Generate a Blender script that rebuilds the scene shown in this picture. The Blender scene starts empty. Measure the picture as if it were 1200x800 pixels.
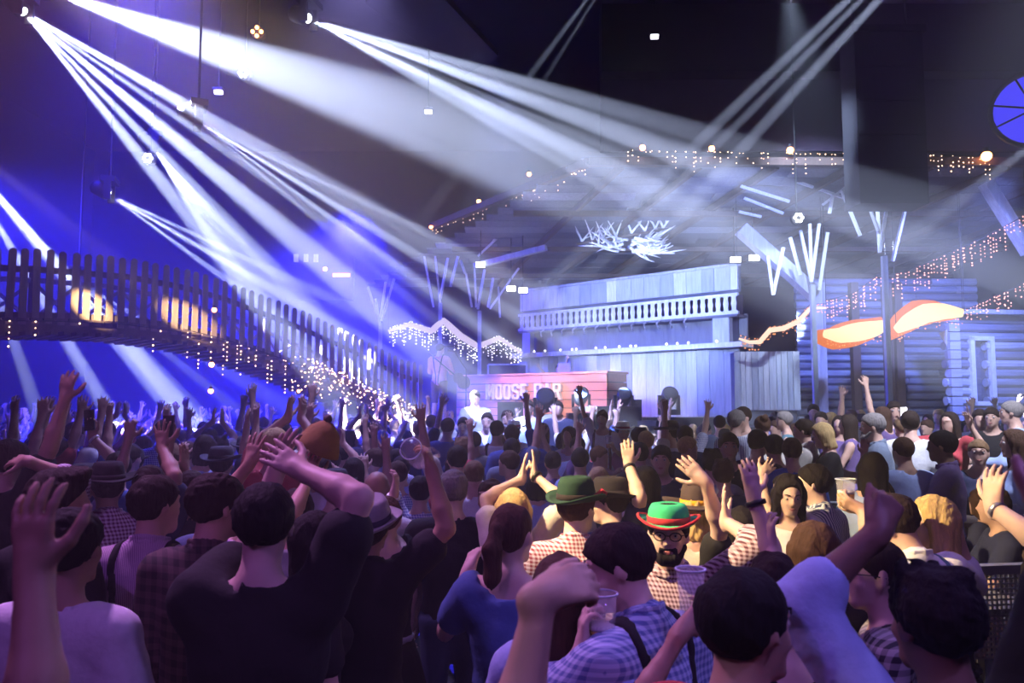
import bpy, bmesh, math, random
import numpy as np
from mathutils import Vector, Matrix, Euler
C = bpy.context.scene.collection
SC = bpy.context.scene
PI = math.pi
rnd = random.Random(7)

# ------------------------------------------------------------------ camera
F = 900.0
EYE = Vector((0, 0, 2.05))
PITCH = math.atan(70 / F)
cam_d = bpy.data.cameras.new('camera')
cam_d.sensor_width = 36
cam_d.lens = 36 * F / 1200
cam_d.clip_start = 0.05
cam_d.dof.use_dof = True
cam_d.dof.focus_distance = 6.5
cam_d.dof.aperture_fstop = 5.0
cam = bpy.data.objects.new('camera', cam_d)
C.objects.link(cam)
cam.location = EYE
cam.rotation_euler = (PI / 2 + PITCH, 0, 0)
SC.camera = cam

def at(px, py, Y):
    """World point seen at a pixel of the 1200x800 frame at distance Y in front of the eye."""
    u, v = (px - 600) / F, (400 - py) / F
    d = Vector((u, math.cos(PITCH) - v * math.sin(PITCH), math.sin(PITCH) + v * math.cos(PITCH)))
    return EYE + d * (Y / d.y)

# ------------------------------------------------------------------ world, exposure, wash lights
SC.view_settings.view_transform = 'Standard'
SC.view_settings.look = 'None'
SC.view_settings.exposure = 0.0
SC.view_settings.gamma = 1
SC.cycles.use_denoising = True
SC.cycles.max_bounces = 6
SC.cycles.diffuse_bounces = 2
SC.cycles.glossy_bounces = 2
SC.cycles.transmission_bounces = 6
SC.cycles.transparent_max_bounces = 12
SC.cycles.volume_bounces = 0
SC.cycles.sample_clamp_indirect = 0
SC.cycles.sample_clamp_direct = 0
SC.cycles.caustics_reflective = False
SC.cycles.caustics_refractive = False
world = bpy.data.worlds.new('hall_dark')
SC.world = world
world.use_nodes = True
world.node_tree.nodes['Background'].inputs[0].default_value = (0.012, 0.008, 0.03, 1)
world.node_tree.nodes['Background'].inputs[1].default_value = 0.0

def spot(name, loc, target, power, col, deg, blend=0.6, radius=0.05, parent=None):
    l = bpy.data.lights.new(name, 'SPOT')
    l.energy = power
    l.color = col
    l.spot_size = math.radians(deg)
    l.spot_blend = blend
    l.shadow_soft_size = radius
    o = bpy.data.objects.new(name, l)
    C.objects.link(o)
    loc, target = Vector(loc), Vector(target)
    q = (target - loc).to_track_quat('-Z', 'Y')
    if parent is not None:
        o.parent = parent
        o.location = loc - parent.location
    else:
        o.location = loc
    o.rotation_mode = 'QUATERNION'
    o.rotation_quaternion = q
    return o

def area(name, loc, target, power, col, sx, sy):
    l = bpy.data.lights.new(name, 'AREA')
    l.shape = 'RECTANGLE'
    l.size, l.size_y = sx, sy
    l.energy = power
    l.color = col
    o = bpy.data.objects.new(name, l)
    C.objects.link(o)
    o.location = loc
    o.rotation_euler = (Vector(target) - Vector(loc)).to_track_quat('-Z', 'Y').to_euler()
    return o

BLUE = (0.022, 0.020, 1.0)
VIOLET = (0.50, 0.16, 1.0)
WHITE = (0.58, 0.67, 1.0)
WARM = (1.0, 0.72, 0.36)
# washes without fixtures: hall rig lamps, plus spots added unseen to brighten the bar
spot('wash_light', (-14.3, 17.0, 7.5), (-5.0, 18.5, 1.0), 42000, BLUE, 75, 1.0, 0.3)
spot('wash_light', (-4.6, 22.5, 7.6), (-4.8, 16.5, 0.0), 90000, BLUE, 70, 1.0, 0.3)
spot('wash_light', (-6.5, 12.5, 10.6), (-5.5, 13.5, 0), 17000, BLUE, 80, 1.0, 0.3)
spot('wash_light', (-3.4, -1.5, 6.5), (-1.2, 3.2, 1.5), 330, VIOLET, 60, 0.8, 0.25)
spot('wash_light', (2.6, -1.5, 6.5), (1.2, 2.2, 1.5), 170, (0.42, 0.22, 1.0), 60, 0.8, 0.25)
spot('wash_light', (-3.3, 4.7, 6.4), (-1.3, 2.7, 1.5), 1500, (0.74, 0.32, 0.95), 44, 0.8, 0.15)
spot('wash_light', (3.0, 3.8, 6.2), (1.0, 2.0, 1.5), 420, (0.45, 0.30, 1.0), 40, 0.8, 0.15)
spot('wash_light', (-1.8, 8.4, 7.4), (-1.4, 6.6, 1.5), 2600, (0.42, 0.36, 1.0), 52, 0.8, 0.2)
spot('wash_light', (1.9, 0.5, 4.0), (0.6, 1.25, 1.6), 110, (0.34, 0.22, 1.0), 56, 0.8, 0.06)
spot('wash_light', (-1.6, 0.4, 3.7), (0.03, 1.0, 1.72), 42, (0.90, 0.72, 1.0), 26, 0.7, 0.06)
spot('wash_light', (-2.5, 3.2, 4.4), (1.15, 3.75, 1.8), 3000, WARM, 33, 0.5, 0.05)
spot('wash_light', (4.6, 4.2, 7.4), (4.4, 8.0, 1.5), 6000, (0.72, 0.76, 1.0), 40, 0.8, 0.2)
spot('wash_light', (0.2, 13.2, 4.0), (3.7, 19.8, 4.4), 5200, (0.44, 0.58, 1.0), 50, 0.8, 0.25)
spot('wash_light', (5.0, 13.8, 4.6), (4.6, 19.5, 6.4), 1100, (0.26, 0.36, 1.0), 84, 0.9, 0.25)
spot('wash_light', (4.4, 11.8, 8.6), (6.9, 16.2, 5.1), 4200, (0.55, 0.68, 1.0), 38, 0.7, 0.1)  # added unseen spot to brighten the pale struts
spot('wash_light', (4.4, 14.4, 5.6), (5.9, 17.6, 2.7), 620, (0.62, 0.74, 1.0), 36, 0.6, 0.05)  # added unseen spot to brighten the side counter
spot('wash_light', (8.6, 13.0, 6.0), (9.8, 19.5, 3.2), 7000, (0.20, 0.27, 1.0), 60, 0.8, 0.25)
spot('wash_light', (-0.6, 14.0, 5.2), (1.2, 17.8, 2.1), 1700, (1.0, 0.60, 0.46), 46, 0.5, 0.1)
spot('wash_light', (-0.4, 9.2, 6.4), (0.8, 12.0, 1.6), 8500, (0.36, 0.44, 1.0), 46, 0.8, 0.2)

# ------------------------------------------------------------------ materials
def nn(t, kind, **kw):
    n = t.nodes.new(kind)
    for k, v in kw.items():
        setattr(n, k, v)
    return n

def base_mat(name, rough=0.7, metal=0.0):
    m = bpy.data.materials.new(name)
    m.use_nodes = True
    t = m.node_tree
    b = t.nodes['Principled BSDF']
    b.inputs['Roughness'].default_value = rough
    b.inputs['Metallic'].default_value = metal
    return m, t, b

def plain(name, col, rough=0.75, metal=0.0, var=0.25, scale=12.0, bump=0.0, stretch=(1, 1, 1)):
    m, t, b = base_mat(name, rough, metal)
    tc = nn(t, 'ShaderNodeTexCoord')
    mp = nn(t, 'ShaderNodeMapping')
    mp.inputs['Scale'].default_value = stretch
    no = nn(t, 'ShaderNodeTexNoise')
    no.inputs['Scale'].default_value = scale
    no.inputs['Detail'].default_value = 4
    mx = nn(t, 'ShaderNodeMix', data_type='RGBA')
    d = 1 - var
    mx.inputs[6].default_value = (col[0] * d, col[1] * d, col[2] * d, 1)
    mx.inputs[7].default_value = (min(1, col[0] * (1 + var)), min(1, col[1] * (1 + var)), min(1, col[2] * (1 + var)), 1)
    t.links.new(tc.outputs['Object'], mp.inputs[0])
    t.links.new(mp.outputs[0], no.inputs['Vector'])
    t.links.new(no.outputs['Fac'], mx.inputs[0])
    t.links.new(mx.outputs[2], b.inputs['Base Color'])
    if bump:
        bp = nn(t, 'ShaderNodeBump')
        bp.inputs['Strength'].default_value = bump
        bp.inputs['Distance'].default_value = 0.01
        t.links.new(no.outputs['Fac'], bp.inputs['Height'])
        t.links.new(bp.outputs[0], b.inputs['Normal'])
    return m

def checks(name, ca, cb, size=0.012, mode='gingham'):
    """Woven cloth: gingham, wide plaid or stripes, in the wearer's own coordinates."""
    m, t, b = base_mat(name, 0.85)
    tc = nn(t, 'ShaderNodeTexCoord')
    sp = nn(t, 'ShaderNodeSeparateXYZ')
    t.links.new(tc.outputs['Object'], sp.inputs[0])
    def band(sock, period, duty):
        a = nn(t, 'ShaderNodeMath', operation='DIVIDE'); a.inputs[1].default_value = period
        f = nn(t, 'ShaderNodeMath', operation='FRACT')
        g = nn(t, 'ShaderNodeMath', operation='LESS_THAN'); g.inputs[1].default_value = duty
        t.links.new(sock, a.inputs[0]); t.links.new(a.outputs[0], f.inputs[0]); t.links.new(f.outputs[0], g.inputs[0])
        return g.outputs[0]
    xy = nn(t, 'ShaderNodeMath', operation='ADD')
    t.links.new(sp.outputs[0], xy.inputs[0]); t.links.new(sp.outputs[1], xy.inputs[1])
    v = band(xy.outputs[0], size * 2, 0.5)
    if mode == 'stripes':
        fac = v
    else:
        h = band(sp.outputs[2], size * 2, 0.5)
        s = nn(t, 'ShaderNodeMath', operation='ADD'); t.links.new(v, s.inputs[0]); t.links.new(h, s.inputs[1])
        q = nn(t, 'ShaderNodeMath', operation='MULTIPLY'); q.inputs[1].default_value = 0.5; t.links.new(s.outputs[0], q.inputs[0])
        fac = q.outputs[0]
    mx = nn(t, 'ShaderNodeMix', data_type='RGBA')
    mx.inputs[6].default_value = (*ca, 1); mx.inputs[7].default_value = (*cb, 1)
    t.links.new(fac, mx.inputs[0]); t.links.new(mx.outputs[2], b.inputs['Base Color'])
    return m

def glow(name, col, strength):
    m = bpy.data.materials.new(name)
    m.use_nodes = True
    t = m.node_tree
    t.nodes.clear()
    e = nn(t, 'ShaderNodeEmission')
    e.inputs[0].default_value = (*col, 1)
    e.inputs[1].default_value = strength
    o = nn(t, 'ShaderNodeOutputMaterial')
    t.links.new(e.outputs[0], o.inputs[0])
    m.cycles.emission_sampling = 'NONE'
    return m

def glass(name, col=(1, 1, 1), rough=0.03, alpha=0.16):
    m, t, b = base_mat(name, rough)
    b.inputs['Base Color'].default_value = (*col, 1)
    b.inputs['Alpha'].default_value = alpha
    b.inputs['Specular IOR Level'].default_value = 0.9
    return m

def wood(name, col, var=0.45, scale=3.0, stretch=(6, 6, 0.7), rough=0.7):
    return plain(name, col, rough, 0, var, scale, 0.5, stretch)

M = {}
M['black'] = plain('black_metal', (0.012, 0.012, 0.014), 0.45)
M['rig'] = plain('black_rigging', (0.006, 0.006, 0.008), 0.7)
M['floor'] = plain('dark_floor', (0.025, 0.02, 0.022), 0.4)
M['ceiling'] = plain('black_ceiling', (0.012, 0.007, 0.02), 0.9)
M['wall'] = plain('hall_wall', (0.022, 0.02, 0.04), 0.9)
M['fascia'] = plain('dark_fascia', (0.028, 0.018, 0.04), 0.9)
M['picket'] = wood('weathered_pickets', (0.20, 0.15, 0.12))
M['deck'] = wood('bridge_timber', (0.10, 0.07, 0.06))
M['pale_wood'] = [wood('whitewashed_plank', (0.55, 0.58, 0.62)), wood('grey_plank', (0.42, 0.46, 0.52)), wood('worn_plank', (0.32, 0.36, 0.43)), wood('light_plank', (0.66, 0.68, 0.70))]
M['booth_wood'] = [wood('reddish_board', (0.70, 0.30, 0.19), 0.25, 3.0, (0.6, 6, 6)), wood('orange_board', (0.76, 0.36, 0.23), 0.25, 3.0, (0.6, 6, 6))]
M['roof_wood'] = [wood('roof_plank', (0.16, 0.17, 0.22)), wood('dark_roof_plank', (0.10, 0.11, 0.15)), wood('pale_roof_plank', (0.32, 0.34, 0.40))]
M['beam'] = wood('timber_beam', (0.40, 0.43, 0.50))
M['branch'] = wood('bleached_branch', (0.78, 0.82, 0.90), 0.15)
M['antler'] = plain('bone_antler', (0.86, 0.86, 0.84), 0.5)
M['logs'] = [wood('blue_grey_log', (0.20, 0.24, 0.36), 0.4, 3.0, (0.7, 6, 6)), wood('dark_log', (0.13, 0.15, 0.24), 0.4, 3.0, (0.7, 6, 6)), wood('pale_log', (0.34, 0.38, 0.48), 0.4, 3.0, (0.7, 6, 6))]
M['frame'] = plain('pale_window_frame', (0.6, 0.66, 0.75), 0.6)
M['white_letter'] = plain('white_letters', (0.92, 0.92, 0.90), 0.5, 0, 0.04)
M['bulb'] = glow('warm_fairy_bulb', (1.0, 0.60, 0.36), 8.0)
M['bulb_orange'] = glow('orange_fairy_bulb', (1.0, 0.34, 0.12), 2.2)
M['bulb_pink'] = glow('pink_fairy_bulb', (1.0, 0.42, 0.36), 3.0)
M['dim_pane'] = glow('dim_lit_pane', (0.55, 0.55, 1.0), 0.8)
M['bulb_white'] = glow('white_fairy_bulb', (0.9, 0.85, 1.0), 5.0)
M['lamp_amber'] = glow('amber_lamp', (1.0, 0.33, 0.10), 14.0)
M['lamp_white'] = glow('white_lamp', (0.85, 0.9, 1.0), 18.0)
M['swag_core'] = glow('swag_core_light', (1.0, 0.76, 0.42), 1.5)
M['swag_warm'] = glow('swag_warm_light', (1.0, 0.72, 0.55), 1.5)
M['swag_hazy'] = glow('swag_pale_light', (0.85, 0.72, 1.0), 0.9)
M['swag_rim'] = glow('swag_halo_glow', (1.0, 0.26, 0.08), 1.0)
M['screen_blue'] = glow('blue_screen_light', (0.06, 0.05, 1.0), 1.1)
M['glass'] = glass('clear_plastic', (0.95, 0.96, 1.0))
M['pane'] = glass('window_pane', (0.05, 0.08, 0.2), 0.05, 0.6)
M['beer'] = plain('amber_beer', (0.75, 0.38, 0.05), 0.15, 0, 0.1)
M['foam'] = plain('beer_foam', (0.9, 0.86, 0.78), 0.8)
M['phone'] = plain('phone_case', (0.02, 0.02, 0.03), 0.3)
M['phone_red'] = plain('dark_red_phone_case', (0.12, 0.02, 0.06), 0.3)
M['steel'] = plain('brushed_steel', (0.62, 0.62, 0.66), 0.35, 0.9, 0.1)

# ------------------------------------------------------------------ mesh helpers
class MB:
    def __init__(self):
        self.v, self.f = [], []
    def add(self, vs, fs):
        o = len(self.v)
        self.v += [tuple(p) for p in vs]
        self.f += [tuple(i + o for i in q) for q in fs]
        return self
    def box(self, c, s, R=None, taper=1.0):
        c = Vector(c); vs = []
        for z in (-1, 1):
            k = taper if z > 0 else 1.0
            for x, y in ((-1, -1), (1, -1), (1, 1), (-1, 1)):
                p = Vector((x * s[0] / 2 * k, y * s[1] / 2 * k, z * s[2] / 2))
                vs.append(c + (R @ p if R else p))
        return self.add(vs, [(3, 2, 1, 0), (4, 5, 6, 7), (0, 1, 5, 4), (1, 2, 6, 5), (2, 3, 7, 6), (3, 0, 4, 7)])
    def bar(self, a, b, w, h=None, up=(0, 0, 1), w2=None):
        """square bar from a to b"""
        a, b = Vector(a), Vector(b); h = h or w
        d = (b - a).normalized(); u = Vector(up)
        if abs(d.dot(u)) > 0.97: u = Vector((0, 1, 0))
        s = d.cross(u).normalized(); t = s.cross(d)
        k = (w2 / w) if w2 else 1.0
        vs = [a + s * (x * w / 2) + t * (y * h / 2) for x, y in ((-1, -1), (1, -1), (1, 1), (-1, 1))]
        vs += [b + s * (x * w / 2 * k) + t * (y * h / 2 * k) for x, y in ((-1, -1), (1, -1), (1, 1), (-1, 1))]
        return self.add(vs, [(0, 1, 2, 3), (7, 6, 5, 4), (4, 5, 1, 0), (5, 6, 2, 1), (6, 7, 3, 2), (7, 4, 0, 3)])
    def tube(self, pts, r, n=8, cap=True):
        pts = [Vector(p) for p in pts]
        if not hasattr(r, '__len__'): r = [r] * len(pts)
        vs, fs = [], []
        ref = Vector((0.13, 0.31, 0.94))
        for i, p in enumerate(pts):
            d = (pts[min(i + 1, len(pts) - 1)] - pts[max(i - 1, 0)]).normalized()
            s = d.cross(ref)
            if s.length < 0.05: s = d.cross(Vector((1, 0, 0)))
            s.normalize(); t = s.cross(d)
            for k in range(n):
                a = 2 * PI * k / n
                vs.append(p + (s * math.cos(a) + t * math.sin(a)) * r[i])
        for i in range(len(pts) - 1):
            for k in range(n):
                k2 = (k + 1) % n
                fs.append((i * n + k2, i * n + k, (i + 1) * n + k, (i + 1) * n + k2))
        if cap:
            fs.append(tuple(range(n))); fs.append(tuple((len(pts) - 1) * n + k for k in reversed(range(n))))
        return self.add(vs, fs)
    def lathe(self, prof, n=24, Mx=None, sx=1.0, sy=1.0, cap=True):
        """prof: (radius, z) from bottom to top"""
        vs, fs = [], []
        for r, z in prof:
            for k in range(n):
                a = 2 * PI * k / n
                p = Vector((r * math.cos(a) * sx, r * math.sin(a) * sy, z))
                vs.append(Mx @ p if Mx else p)
        for i in range(len(prof) - 1):
            for k in range(n):
                k2 = (k + 1) % n
                fs.append((i * n + k, i * n + k2, (i + 1) * n + k2, (i + 1) * n + k))
        if cap:
            fs.append(tuple(reversed(range(n)))); fs.append(tuple((len(prof) - 1) * n + k for k in range(n)))
        return self.add(vs, fs)
    def ball(self, c, r, n=8, m=5):
        c = Vector(c); vs = [c + Vector((0, 0, -r))]; fs = []
        for i in range(1, m):
            ph = -PI / 2 + PI * i / m
            for k in range(n):
                a = 2 * PI * k / n
                vs.append(c + Vector((r * math.cos(ph) * math.cos(a), r * math.cos(ph) * math.sin(a), r * math.sin(ph))))
        vs.append(c + Vector((0, 0, r)))
        for k in range(n): fs.append((0, 1 + (k + 1) % n, 1 + k))
        for i in range(m - 2):
            for k in range(n):
                a = 1 + i * n
                fs.append((a + k, a + (k + 1) % n, a + n + (k + 1) % n, a + n + k))
        top = len(vs) - 1; a = 1 + (m - 2) * n
        for k in range(n): fs.append((a + k, a + (k + 1) % n, top))
        return self.add(vs, fs)
    def octa(self, c, r):
        c = Vector(c)
        vs = [c + Vector(p) * r for p in ((1, 0, 0), (-1, 0, 0), (0, 1, 0), (0, -1, 0), (0, 0, 1), (0, 0, -1))]
        return self.add(vs, [(0, 2, 4), (2, 1, 4), (1, 3, 4), (3, 0, 4), (2, 0, 5), (1, 2, 5), (3, 1, 5), (0, 3, 5)])
    def mesh(self, name, mat, smooth=False):
        me = bpy.data.meshes.new(name)
        me.from_pydata([tuple(p) for p in self.v], [], self.f)
        if smooth: me.polygons.foreach_set('use_smooth', [True] * len(me.polygons))
        if mat: me.materials.append(mat)
        me.update()
        return me
    def obj(self, name, mat, parent=None, smooth=False, loc=None):
        return link(name, self.mesh(name, mat, smooth), parent, loc)

def link(name, me, parent=None, loc=None):
    o = bpy.data.objects.new(name, me)
    C.objects.link(o)
    if parent is not None: o.parent = parent
    if loc is not None: o.location = loc
    return o

def tag(o, label=None, cat=None, group=None, kind=None):
    if label: o['label'] = label
    if cat: o['category'] = cat
    if group: o['group'] = group
    if kind: o['kind'] = kind
    return o

def empty(name, loc=(0, 0, 0), rz=0, label=None, cat=None, group=None):
    o = bpy.data.objects.new(name, None)
    o.empty_display_size = 0.2
    C.objects.link(o)
    o.location = loc
    o.rotation_euler = (0, 0, rz)
    return tag(o, label, cat, group)

def struct(name, mb, mat, smooth=False):
    return tag(mb.obj(name, mat, None, smooth), kind='structure')
# ------------------------------------------------------------------ hall shell
XL, XR, YB, YF, ZC = -15.0, 15.0, 27.0, -5.0, 11.0
struct('floor', MB().box(((XL + XR) / 2, (YB + YF) / 2, -0.1), (XR - XL, YB - YF, 0.2)), M['floor'])
struct('ceiling', MB().box(((XL + XR) / 2, (YB + YF) / 2, ZC + 0.1), (XR - XL, YB - YF, 0.2)), M['ceiling'])
struct('wall_left', MB().box((XL - 0.1, (YB + YF) / 2, ZC / 2), (0.2, YB - YF, ZC)), M['wall'])
struct('wall_right', MB().box((XR + 0.1, (YB + YF) / 2, ZC / 2), (0.2, YB - YF, ZC)), M['wall'])
struct('wall_back', MB().box(((XL + XR) / 2, YB + 0.1, ZC / 2), (XR - XL, 0.2, ZC)), M['wall'])
struct('wall_front', MB().box(((XL + XR) / 2, YF - 0.1, ZC / 2), (XR - XL, 0.2, ZC)), M['wall'])
# suspended ceiling raft, its corner seen at the top
def at_z(px, py, z):
    p = at(px, py, 10.0); return EYE + (p - EYE) * ((z - EYE.z) / (p.z - EYE.z))
mb = MB()
q = [at_z(x_, y_, 8.8) for x_, y_ in ((484, -40), (584, 66), (545, 88), (428, 4))]
q = q if (q[1] - q[0]).cross(q[2] - q[1]).z > 0 else q[::-1]
mb.add([v for v in q] + [v + Vector((0, 0, .12)) for v in q], [(3, 2, 1, 0), (4, 5, 6, 7), (0, 1, 5, 4), (1, 2, 6, 5), (2, 3, 7, 6), (3, 0, 4, 7)])
tag(mb.obj('ceiling_raft', M['fascia']), 'flat dark purple acoustic ceiling raft hanging at top of the hall', 'ceiling panel')
# dark fascia band over the canopy edge
fz0, fz1 = at(900, 176, 15.2).z, at(900, 92, 15.2).z
struct('trim_1', MB().box((8.4, 15.3, (fz0 + fz1) / 2), (13.2, 0.12, fz1 - fz0)), M['fascia'])
struct('trim_2', MB().box((8.4, 15.1, fz1 + 0.7), (13.2, 0.5, 1.4)), M['black'])

# ------------------------------------------------------------------ stage and podium
SZ = 1.52
st = MB().box((1.6, 20.6, SZ / 2), (12.4, 9.8, SZ))
struct('stage_platform', st, M['black'])

# ------------------------------------------------------------------ picket bridge
BA, BB = Vector((-7.33, 11.0)), Vector((-1.90, 16.6))
def bxy(t):
    return BA.lerp(BB, t)
BPX = [(-260, 372), (-60, 378), (0, 380), (60, 380), (150, 384), (215, 393), (260, 404), (300, 417), (350, 434), (400, 454), (440, 472), (470, 486), (497, 492)]
def bridge_z(t):
    p = bxy(t)
    z = 2.0
    for _ in range(4):
        cy = (p.y - 0) ; v = Vector((p.x, p.y, z)) - EYE
        fwd = v.y * math.cos(PITCH) + v.z * math.sin(PITCH)
        px = 600 + F * v.x / fwd
        ys = np.interp(px, [a for a, b in BPX], [b for a, b in BPX])
        z = at(px, float(ys), p.y).z
    return z
bd = (BB - BA).normalized()
bn = Vector((-bd.y, bd.x))          # away from the camera side
br = empty('picket_bridge', (0, 0, 0), 0, 'long arched wooden footbridge with rounded picket railing sloping down to the stage', 'bridge')
pk = MB()
n = 7
w, hgt, th = 0.098, 1.12, 0.028
prof = [(-w / 2, 0), (w / 2, 0), (w / 2, hgt - w / 2)] + [(w / 2 * math.cos(a), hgt - w / 2 + w / 2 * math.sin(a)) for a in [PI * k / 8 for k in range(1, 8)]] + [(-w / 2, hgt - w / 2)]
k = len(prof)
pk.add([(x, -th / 2, z) for x, z in prof] + [(x, th / 2, z) for x, z in prof], [tuple(range(k)), tuple(reversed(range(k, 2 * k)))] + [((i + 1) % k, i, k + i, k + (i + 1) % k) for i in range(k)])
pk_me = pk.mesh('picket', M['picket'])
rot = math.atan2(bd.y, bd.x)
NP = 46
pick = []
for i in range(-8, NP):
    t = (i + 0.4) / NP
    p = bxy(t)
    z = bridge_z(t)
    for side, off in ((0, 0.0),):
        o = link('picket', pk_me, br)
        o.location = (p.x, p.y, z + rnd.uniform(-.012, .012))
        o.rotation_euler = (0, rnd.uniform(-.015, .015), rot)
        o.scale = (1, 1, np.interp(t, [0, .5, 1], [1.0, 1.02, 1.06]))
    pick.append((p, z))
def along(off, dz, w, h, name, t0=-8 / NP, t1=1.0, seg=30, mat='deck'):
    mb = MB()
    prev = None
    for j in range(seg + 1):
        t = t0 + (t1 - t0) * j / seg
        p = bxy(t) + bn * off
        c = Vector((p.x, p.y, bridge_z(t) + dz))
        if prev is not None: mb.bar(prev, c, w, h)
        prev = c
    return mb.obj(name, M[mat], br)
along(0.04, 0.82, 0.045, 0.09, 'rail')
along(0.04, 0.14, 0.045, 0.09, 'rail')
along(0.06, -0.02, 0.10, 0.16, 'deck_beam')
along(1.30, -0.02, 0.10, 0.16, 'deck_beam')
along(1.34, 0.82, 0.045, 0.08, 'rail')
along(1.34, 0.14, 0.045, 0.08, 'rail')
dk = MB().box((0, 0, 0), (0.15, 1.5, 0.035)).mesh('deck_plank', M['deck'])
for i in range(-8, NP):
    t = (i + 0.4) / NP
    p = bxy(t) + bn * 0.68
    o = link('deck_plank', dk, br); o.location = (p.x, p.y, bridge_z(t) + 0.07); o.rotation_euler = (0, 0, rot)
jo = MB().box((0, 0, 0), (0.09, 1.44, 0.06)).mesh('joist', M['deck'])
for i in range(-8, NP, 1):
    t = (i + 0.9) / NP
    p = bxy(t) + bn * 0.68
    o = link('joist', jo, br); o.location = (p.x, p.y, bridge_z(t) - 0.13); o.rotation_euler = (0, 0, rot)
for i in range(-8, NP - 4, 4):
    for a, b in ((0.16, 0.80), (0.80, 0.16)):
        t0, t1 = i / NP, (i + 4) / NP
        pa, pb = bxy(t0) + bn * 1.36, bxy(t1) + bn * 1.36
        MB().bar((pa.x, pa.y, bridge_z(t0) + a), (pb.x, pb.y, bridge_z(t1) + b), 0.04, 0.05).obj('brace', M['picket'], br)
for i in range(-8, NP, 4):
    p = bxy(i / NP) + bn * 1.34
    MB().box((p.x, p.y, bridge_z(i / NP) + 0.5), (0.08, 0.08, 1.1)).obj('railing_post', M['picket'], br)
# supports under the bridge
for tt in (-0.1, 0.80, 0.985):
    for off in (0.1, 1.28):
        p = bxy(tt) + bn * off
        zz = bridge_z(tt) - 0.1
        MB().box((p.x, p.y, zz / 2), (0.14, 0.14, zz)).obj('support_post', M['deck'], br)

# fairy lights on the bridge
def fairy(name, label, cat, pts, drop=(0.15, 0.5), step=0.05, bulb='bulb', r=0.0135, per=0.085, group=None, jit=0.0, wire=True):
    """a wire along pts with hanging strands of small bulbs"""
    root = empty(name, pts[0], 0, label, cat, group)
    o = Vector(pts[0])
    if wire: MB().tube([Vector(p) - o for p in pts], 0.008, 5).obj('wire', M['rig'], root)
    bm = MB()
    for a, b in zip(pts[:-1], pts[1:]):
        a, b = Vector(a), Vector(b)
        m = max(1, int((b - a).length / step))
        for j in range(m):
            c = a.lerp(b, (j + rnd.random()) / m)
            L = rnd.uniform(*drop)
            for q in range(max(1, int(L / per))):
                if rnd.random() < 0.8:
                    bm.octa(c - o + Vector((rnd.gauss(0, jit), rnd.gauss(0, jit), -q * per - rnd.random() * .04)), r * rnd.uniform(.7, 1.25))
    tag(bm.obj('bulbs', M[bulb], root), kind='stuff')
    return root
def bpts(t0, t1, n, off, dz):
    out = []
    for j in range(n):
        t = t0 + (t1 - t0) * j / (n - 1); p = bxy(t) + bn * off
        out.append(Vector((p.x, p.y, bridge_z(t) + dz)))
    return out
fairy('fairy_light_string', 'warm fairy lights dangling sparsely under the high left end of bridge', 'fairy lights', bpts(-.1, .33, 8, -0.05, 0.05), (0.05, 0.5), 0.34)
fairy('fairy_light_string', 'warm fairy light curtain hanging below the middle of the arched bridge', 'fairy lights', bpts(.33, .66, 10, -0.06, 0.10), (0.1, 0.75), 0.14)
fairy('fairy_light_string', 'dense tangle of warm fairy lights over the low bridge end near stage', 'fairy lights', bpts(.60, .985, 12, -0.08, 0.25), (0.1, 0.75), 0.035, jit=0.09)
fairy('fairy_light_string', 'row of warm fairy lights along the stage front edge beside bridge foot', 'fairy lights', [at(425, 492, 15.6), at(470, 491, 15.6), at(505, 490, 15.6)], (0.02, 0.12), 0.03, jit=0.05, r=0.014)

# ------------------------------------------------------------------ timber bar with balcony
U0, U1 = Vector((0.32, 22.5)), Vector((5.40, 18.0))
UL = (U1 - U0).length
bang = math.atan2(U1.y - U0.y, U1.x - U0.x)
bar = empty('timber_bar', (U0.x, U0.y, SZ), bang, 'whitewashed timber bar house with fretwork balcony and plank fascia behind the booth', 'bar')
def L(u, w, z):           # bar-local point, w towards the camera
    return Vector((u, -w, z - SZ))
def planks(parent, u0, u1, z0, z1, w, wid, mats, th=0.035, name='plank', gap=0.008, rag=0.0, cache={}):
    u = u0
    while u < u1 - 0.02:
        ww = min(wid * rnd.uniform(.75, 1.25), u1 - u)
        mt = rnd.choice(mats)
        zt, zb = z1 + rnd.uniform(-rag, rag), z0 + rnd.uniform(-rag, rag)
        MB().box(L(u + ww / 2, w + rnd.uniform(0, .012), (zt + zb) / 2), (ww - gap, th, zt - zb)).obj(name, mt, parent)
        u += ww
PW = M['pale_wood']
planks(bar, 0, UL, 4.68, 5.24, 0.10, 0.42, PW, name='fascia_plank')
MB().box(L(UL / 2, 0.0, 4.94), (UL, 0.06, 0.62)).obj('fascia_backing', M['roof_wood'][1], bar)
MB().bar(L(-.05, .12, 5.27), L(UL + .05, .12, 5.27), 0.14, 0.06).obj('fascia_cap', M['beam'], bar)
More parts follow.
